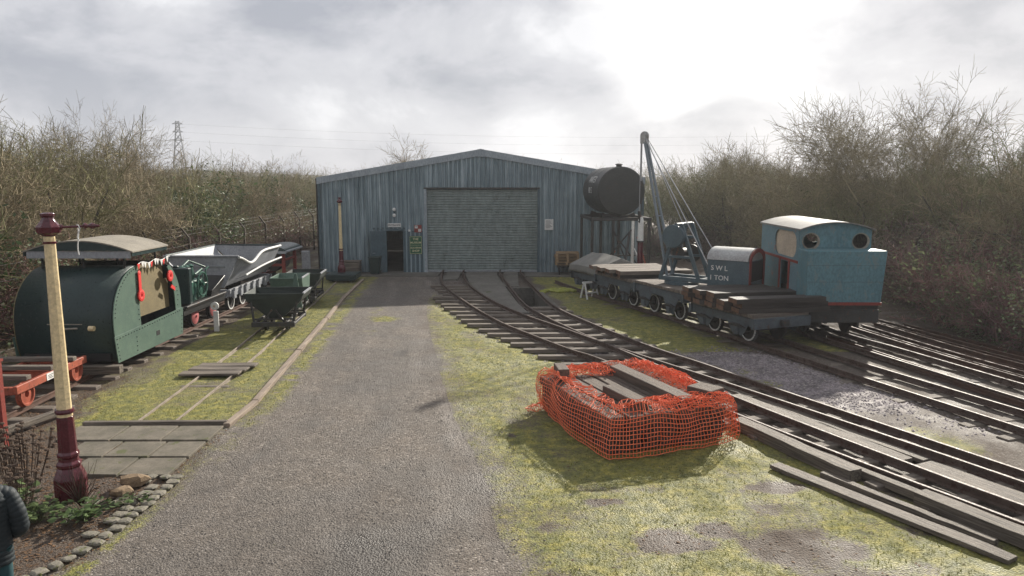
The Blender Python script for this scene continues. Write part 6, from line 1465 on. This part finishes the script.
for k, (x, y, h) in enumerate(((9.4, 46.5, 4.9), (11.6, 45.5, 5.7), (13.2, 44.5, 5.9), (14.8, 46, 5.4), (10.5, 50, 5.4), (12.8, 50, 6.0), (8.3, 50, 4.9), (15.0, 38, 4.8), (14.2, 33, 4.4))):
    place('thicket_tree', shrubs[k % 6], x, y, h, k, 'leafless pale brown shrub behind the crane, ' + ['nearest the shed corner', 'third from the shed', 'fourth from the shed', 'at the fence end', 'deeper in, behind the tank', 'deeper in, behind the fence end', 'deepest, beside the shed', 'by the right fence, level with the shed front', 'by the right fence, level with the tank'][k], 'tree', 'shrubs behind the crane')
place('bare_tree', crown_tree, 16.9, 36, 7.7, .6, 'large spreading bare tree rising behind the blue locomotive cab', 'tree', None)
place('bare_tree', bigs[1], 19.5, 29, 5.3, 3.0, 'slender bare tree at the right edge of the skyline', 'tree', None)
# brambles and undergrowth
def lvl(y): return 'level with ' + ('the orange trolley' if y < 17 else 'the green locomotive' if y < 21 else 'the engine tractor' if y < 24.5 else 'the grey hopper' if y < 29 else 'the red-framed machine' if y < 34 else 'the shed front' if y < 40 else 'the middle of the shed' if y < 47 else 'the back of the shed')
def lvr(y): return 'level with ' + ('the nearest loose rail ends' if y < 16 else 'the middle of the loose rails' if y < 20 else 'the blue cab' if y < 24 else 'the crane' if y < 28 else 'the sheeted wagon' if y < 31.5 else 'the black tank' if y < 36 else 'the shed')
for k in range(15): 
    x = random.uniform(13.6, 15.6); y = 14 + k * 1.35 + random.uniform(-.4, .4)
    place('bramble', small[k % 3], x, y, random.uniform(1.7, 2.6), random.uniform(0, 6.28), 'purplish bramble bush along the right fence, ' + lvr(y), 'bush', 'brambles on the right')
for k in range(12):
    x = random.uniform(16.5, 17.6); y = 14 + k * 1.9
    place('bramble', small[k % 3], x, y, random.uniform(2.4, 3.3), random.uniform(0, 6.28), 'tall bramble bush behind the right fence, ' + lvr(y), 'bush', 'brambles behind the right fence')
for k in range(20):
    x = random.uniform(-14.6, -13.6); y = 15.5 + k * 1.9
    place('bramble', small[k % 3], x, y, random.uniform(1.8, 2.7), random.uniform(0, 6.28), 'leafy bramble against the left fence, ' + lvl(15.5 + k * 1.9), 'bush', 'brambles on the left')
for k in range(9):
    place('bramble', small[k % 3], 7.4 + k * .95, 44.3 + random.uniform(-.6, .6), random.uniform(1.4, 2.0), k, 'low bramble behind the chain-link fence by the shed', 'bush', 'brambles by the shed')
# a far wood closing the horizon: stuff, one object
mb = MB(); rd = random.Random(5); src = shrubs[0][0][1][1]; cv = np.empty(len(src.vertices) * 3, np.float32); src.vertices.foreach_get('co', cv); cv = cv.reshape(-1, 3)
fi = np.array([tuple(p.vertices) for p in src.polygons]); sel = rng.random(len(fi)) < .35
fi = fi[sel]; VV = []; FF = []; off_ = 0
for k in range(46):
    x = -110 + k * 5.2 + rd.uniform(-2, 2); y = 118 + rd.uniform(-14, 14) + abs(x) * .1; s_ = rd.uniform(6.2, 7.8) / shrubs[0][1]; a = rd.uniform(0, 6.28)
    R2 = np.array([[math.cos(a), -math.sin(a), 0], [math.sin(a), math.cos(a), 0], [0, 0, 1]]); VV.append((cv @ R2.T) * np.array([s_ * 1.6, s_ * 1.6, s_]) + np.array([x, y, 0])); FF.append(fi + off_); off_ += len(cv)
VV = np.concatenate(VV); FF = np.concatenate(FF); me_ = bpy.data.meshes.new('far_wood'); me_.vertices.add(len(VV)); me_.vertices.foreach_set('co', VV.reshape(-1).astype(np.float32))
me_.loops.add(len(FF) * 4); me_.loops.foreach_set('vertex_index', FF.reshape(-1).astype(np.int32)); me_.polygons.add(len(FF)); me_.polygons.foreach_set('loop_start', np.arange(0, len(FF) * 4, 4, dtype=np.int32)); me_.update(calc_edges=True)
me_.materials.append(M['twig_brown']); o = bpy.data.objects.new('far_wood', me_); COL.objects.link(o); tag(o, 'far leafless wood closing the horizon behind the shed', 'wood', kind='stuff')
# low wooded rise far away, so the wood does not stand on a bare line
xs2 = np.linspace(-500, 500, 60); vs_ = []
for i, x in enumerate(xs2):
    h = 2.2 + 2.0 * float(vnoise(x, 0, .012, 3)) + (3.0 if x < -60 else 0) * min(1, (-60 - x) / 80)
    vs_ += [(x, 150, -.2), (x, 185, h), (x, 330, h + 2.5), (x, 420, -.2)]
mb = MB(); mb.add(vs_, [(i * 4 + j, i * 4 + 4 + j, i * 4 + 5 + j, i * 4 + 1 + j) for i in range(59) for j in range(3)])
M['hill'] = pm('wooded_rise', (.085, .078, .05), (.055, .055, .035), .08, .9, bump=.5, bscale=2)
tag(mb.build('hill', 'hill', smooth=True), kind='structure')

# ------------------------------------------------------------------ scatter: gravel stones, grass, litter
def scatter(name, n, region, weight, shape, mat, kind='stuff', label=None, cat=None):
    X = rng.uniform(region[0], region[1], n); Yt = rng.random(n); Y = region[2] * (region[3] / region[2]) ** Yt     # denser near the camera
    X = X * 1.0; g_, mo_, so_, ba_ = zones(X, Y); w = weight(g_, mo_, so_, ba_); keep = (rng.random(n) < w) & ~inpoly(X, Y, PIT)
    keep &= ~((Y > 34.6)) ; X, Y = X[keep], Y[keep]; zz = gz(X, Y); n = len(X)
    base_v, base_f, smin, smax, rnd = shape; nv_ = len(base_v); bv = np.array(base_v)
    s_ = rng.uniform(smin, smax, n) ** 1.0; a = rng.uniform(0, 6.283, n); ca, sa = np.cos(a), np.sin(a)
    Vx = bv[None, :, :] * (1 + rng.uniform(-rnd, rnd, (n, nv_, 3))) * s_[:, None, None]
    x = Vx[:, :, 0] * ca[:, None] - Vx[:, :, 1] * sa[:, None] + X[:, None]; y = Vx[:, :, 0] * sa[:, None] + Vx[:, :, 1] * ca[:, None] + Y[:, None]; z2 = Vx[:, :, 2] + zz[:, None]
    co = np.stack([x, y, z2], -1).reshape(-1, 3).astype(np.float32); bf = np.array(base_f); k = bf.shape[1]
    F = (bf[None] + (np.arange(n) * nv_)[:, None, None]).reshape(-1, k)
    me_ = bpy.data.meshes.new(name); me_.vertices.add(len(co)); me_.vertices.foreach_set('co', co.reshape(-1)); me_.loops.add(F.size); me_.loops.foreach_set('vertex_index', F.reshape(-1).astype(np.int32))
    me_.polygons.add(len(F)); me_.polygons.foreach_set('loop_start', np.arange(0, F.size, k, dtype=np.int32)); me_.update(calc_edges=True); me_.materials.append(M[mat])
    o = bpy.data.objects.new(name, me_); COL.objects.link(o); tag(o, label, cat, kind=kind); return o
def gz(X, Y):
    i = np.clip(np.searchsorted(xs, X) - 1, 0, nX - 2); j = np.clip(np.searchsorted(ys, Y) - 1, 0, nY - 2); fx = (X - xs[i]) / (xs[i + 1] - xs[i]); fy = (Y - ys[j]) / (ys[j + 1] - ys[j])
    return (z[j, i] * (1 - fx) + z[j, i + 1] * fx) * (1 - fy) + (z[j + 1, i] * (1 - fx) + z[j + 1, i + 1] * fx) * fy
octv = [(1, 0, 0), (0, 1, 0), (-1, 0, 0), (0, -1, 0), (0, 0, .75), (0, 0, -.4)]; octf = [(0, 1, 4), (1, 2, 4), (2, 3, 4), (3, 0, 4)]
M['pebble'] = plantmat('gravel_stone', [(.15, .135, .12), (.15, .135, .12)], .8)
M['ballaststone'] = plantmat('ballast_stone', [(.20, .175, .18), (.20, .175, .18)], .75)
scatter('gravel', 26000, (-6, 3, 7.0, 20), lambda g_, m_, s_, b_: g_ * .7 + .12 * (1 - m_), (octv, octf, .006, .019, .35), 'pebble', label='loose gravel on the drive', cat='gravel')
scatter('ballast', 90000, (-3, 9.5, 8.0, 31), lambda g_, m_, s_, b_: np.clip(b_ * .9, 0, 1), (octv, octf, .016, .04, .35), 'ballaststone', label='grey ballast stones around the tracks', cat='gravel')
bl = [(-.12, 0, 0), (.12, 0, 0), (.35, .1, 1.0), (-.3, .3, 0), (-.1, .35, 0), (-.5, .6, .8), (.2, -.3, 0), (.4, -.3, 0), (.2, -.7, .9)]; bf = [(0, 1, 2), (3, 4, 5), (6, 7, 8)]
scatter('grass', 120000, (-9, 5.5, 7.2, 30), lambda g_, m_, s_, b_: np.clip(m_ * 1.5 - .35, 0, .8), (bl, bf, .012, .033, .45), 'grassblade', label='short grass and moss beside the drive', cat='grass')
lfv = [(-1, -.5, .1), (0, -.6, .25), (1, 0, .15), (0, .6, .35), (-.8, .4, .2)]; lff = [(0, 1, 2, 3)]
scatter('leaf_litter', 16000, (-10.5, -5.1, 7.5, 17), lambda g_, m_, s_, b_: s_ * .7, (lfv, lff, .012, .035, .3), 'leaflitter', label='dead leaves around the flower bed', cat='leaves')
scatter('leaf_litter', 9000, (0, 14, 7.5, 26), lambda g_, m_, s_, b_: s_ * .5 + .03, (lfv, lff, .010, .028, .3), 'leaflitter', label='brown leaf scraps around the right-hand tracks', cat='leaves')
print('trees', ct, 'objects', len(bpy.data.objects))
# ------------------------------------------------------------------ thin haze volume, also added to imitate lens veiling glare
hm = bpy.data.materials.new('haze_and_glare'); hm.use_nodes = True; t = hm.node_tree; t.nodes.clear(); o_ = N(t, 'ShaderNodeOutputMaterial'); pv = N(t, 'ShaderNodeVolumePrincipled')
pv.inputs['Color'].default_value = (.93, .95, 1, 1); pv.inputs['Density'].default_value = .0006; pv.inputs['Anisotropy'].default_value = .4; L(t, pv.outputs[0], o_.inputs['Volume'])
mb = MB(); mb.box(-520, 520, -30, 440, -2.5, 32); M['haze'] = hm; hz_o = mb.build('haze', 'haze'); tag(hz_o, 'thin pale haze over the yard, also standing in for lens glare', 'haze', kind='stuff')
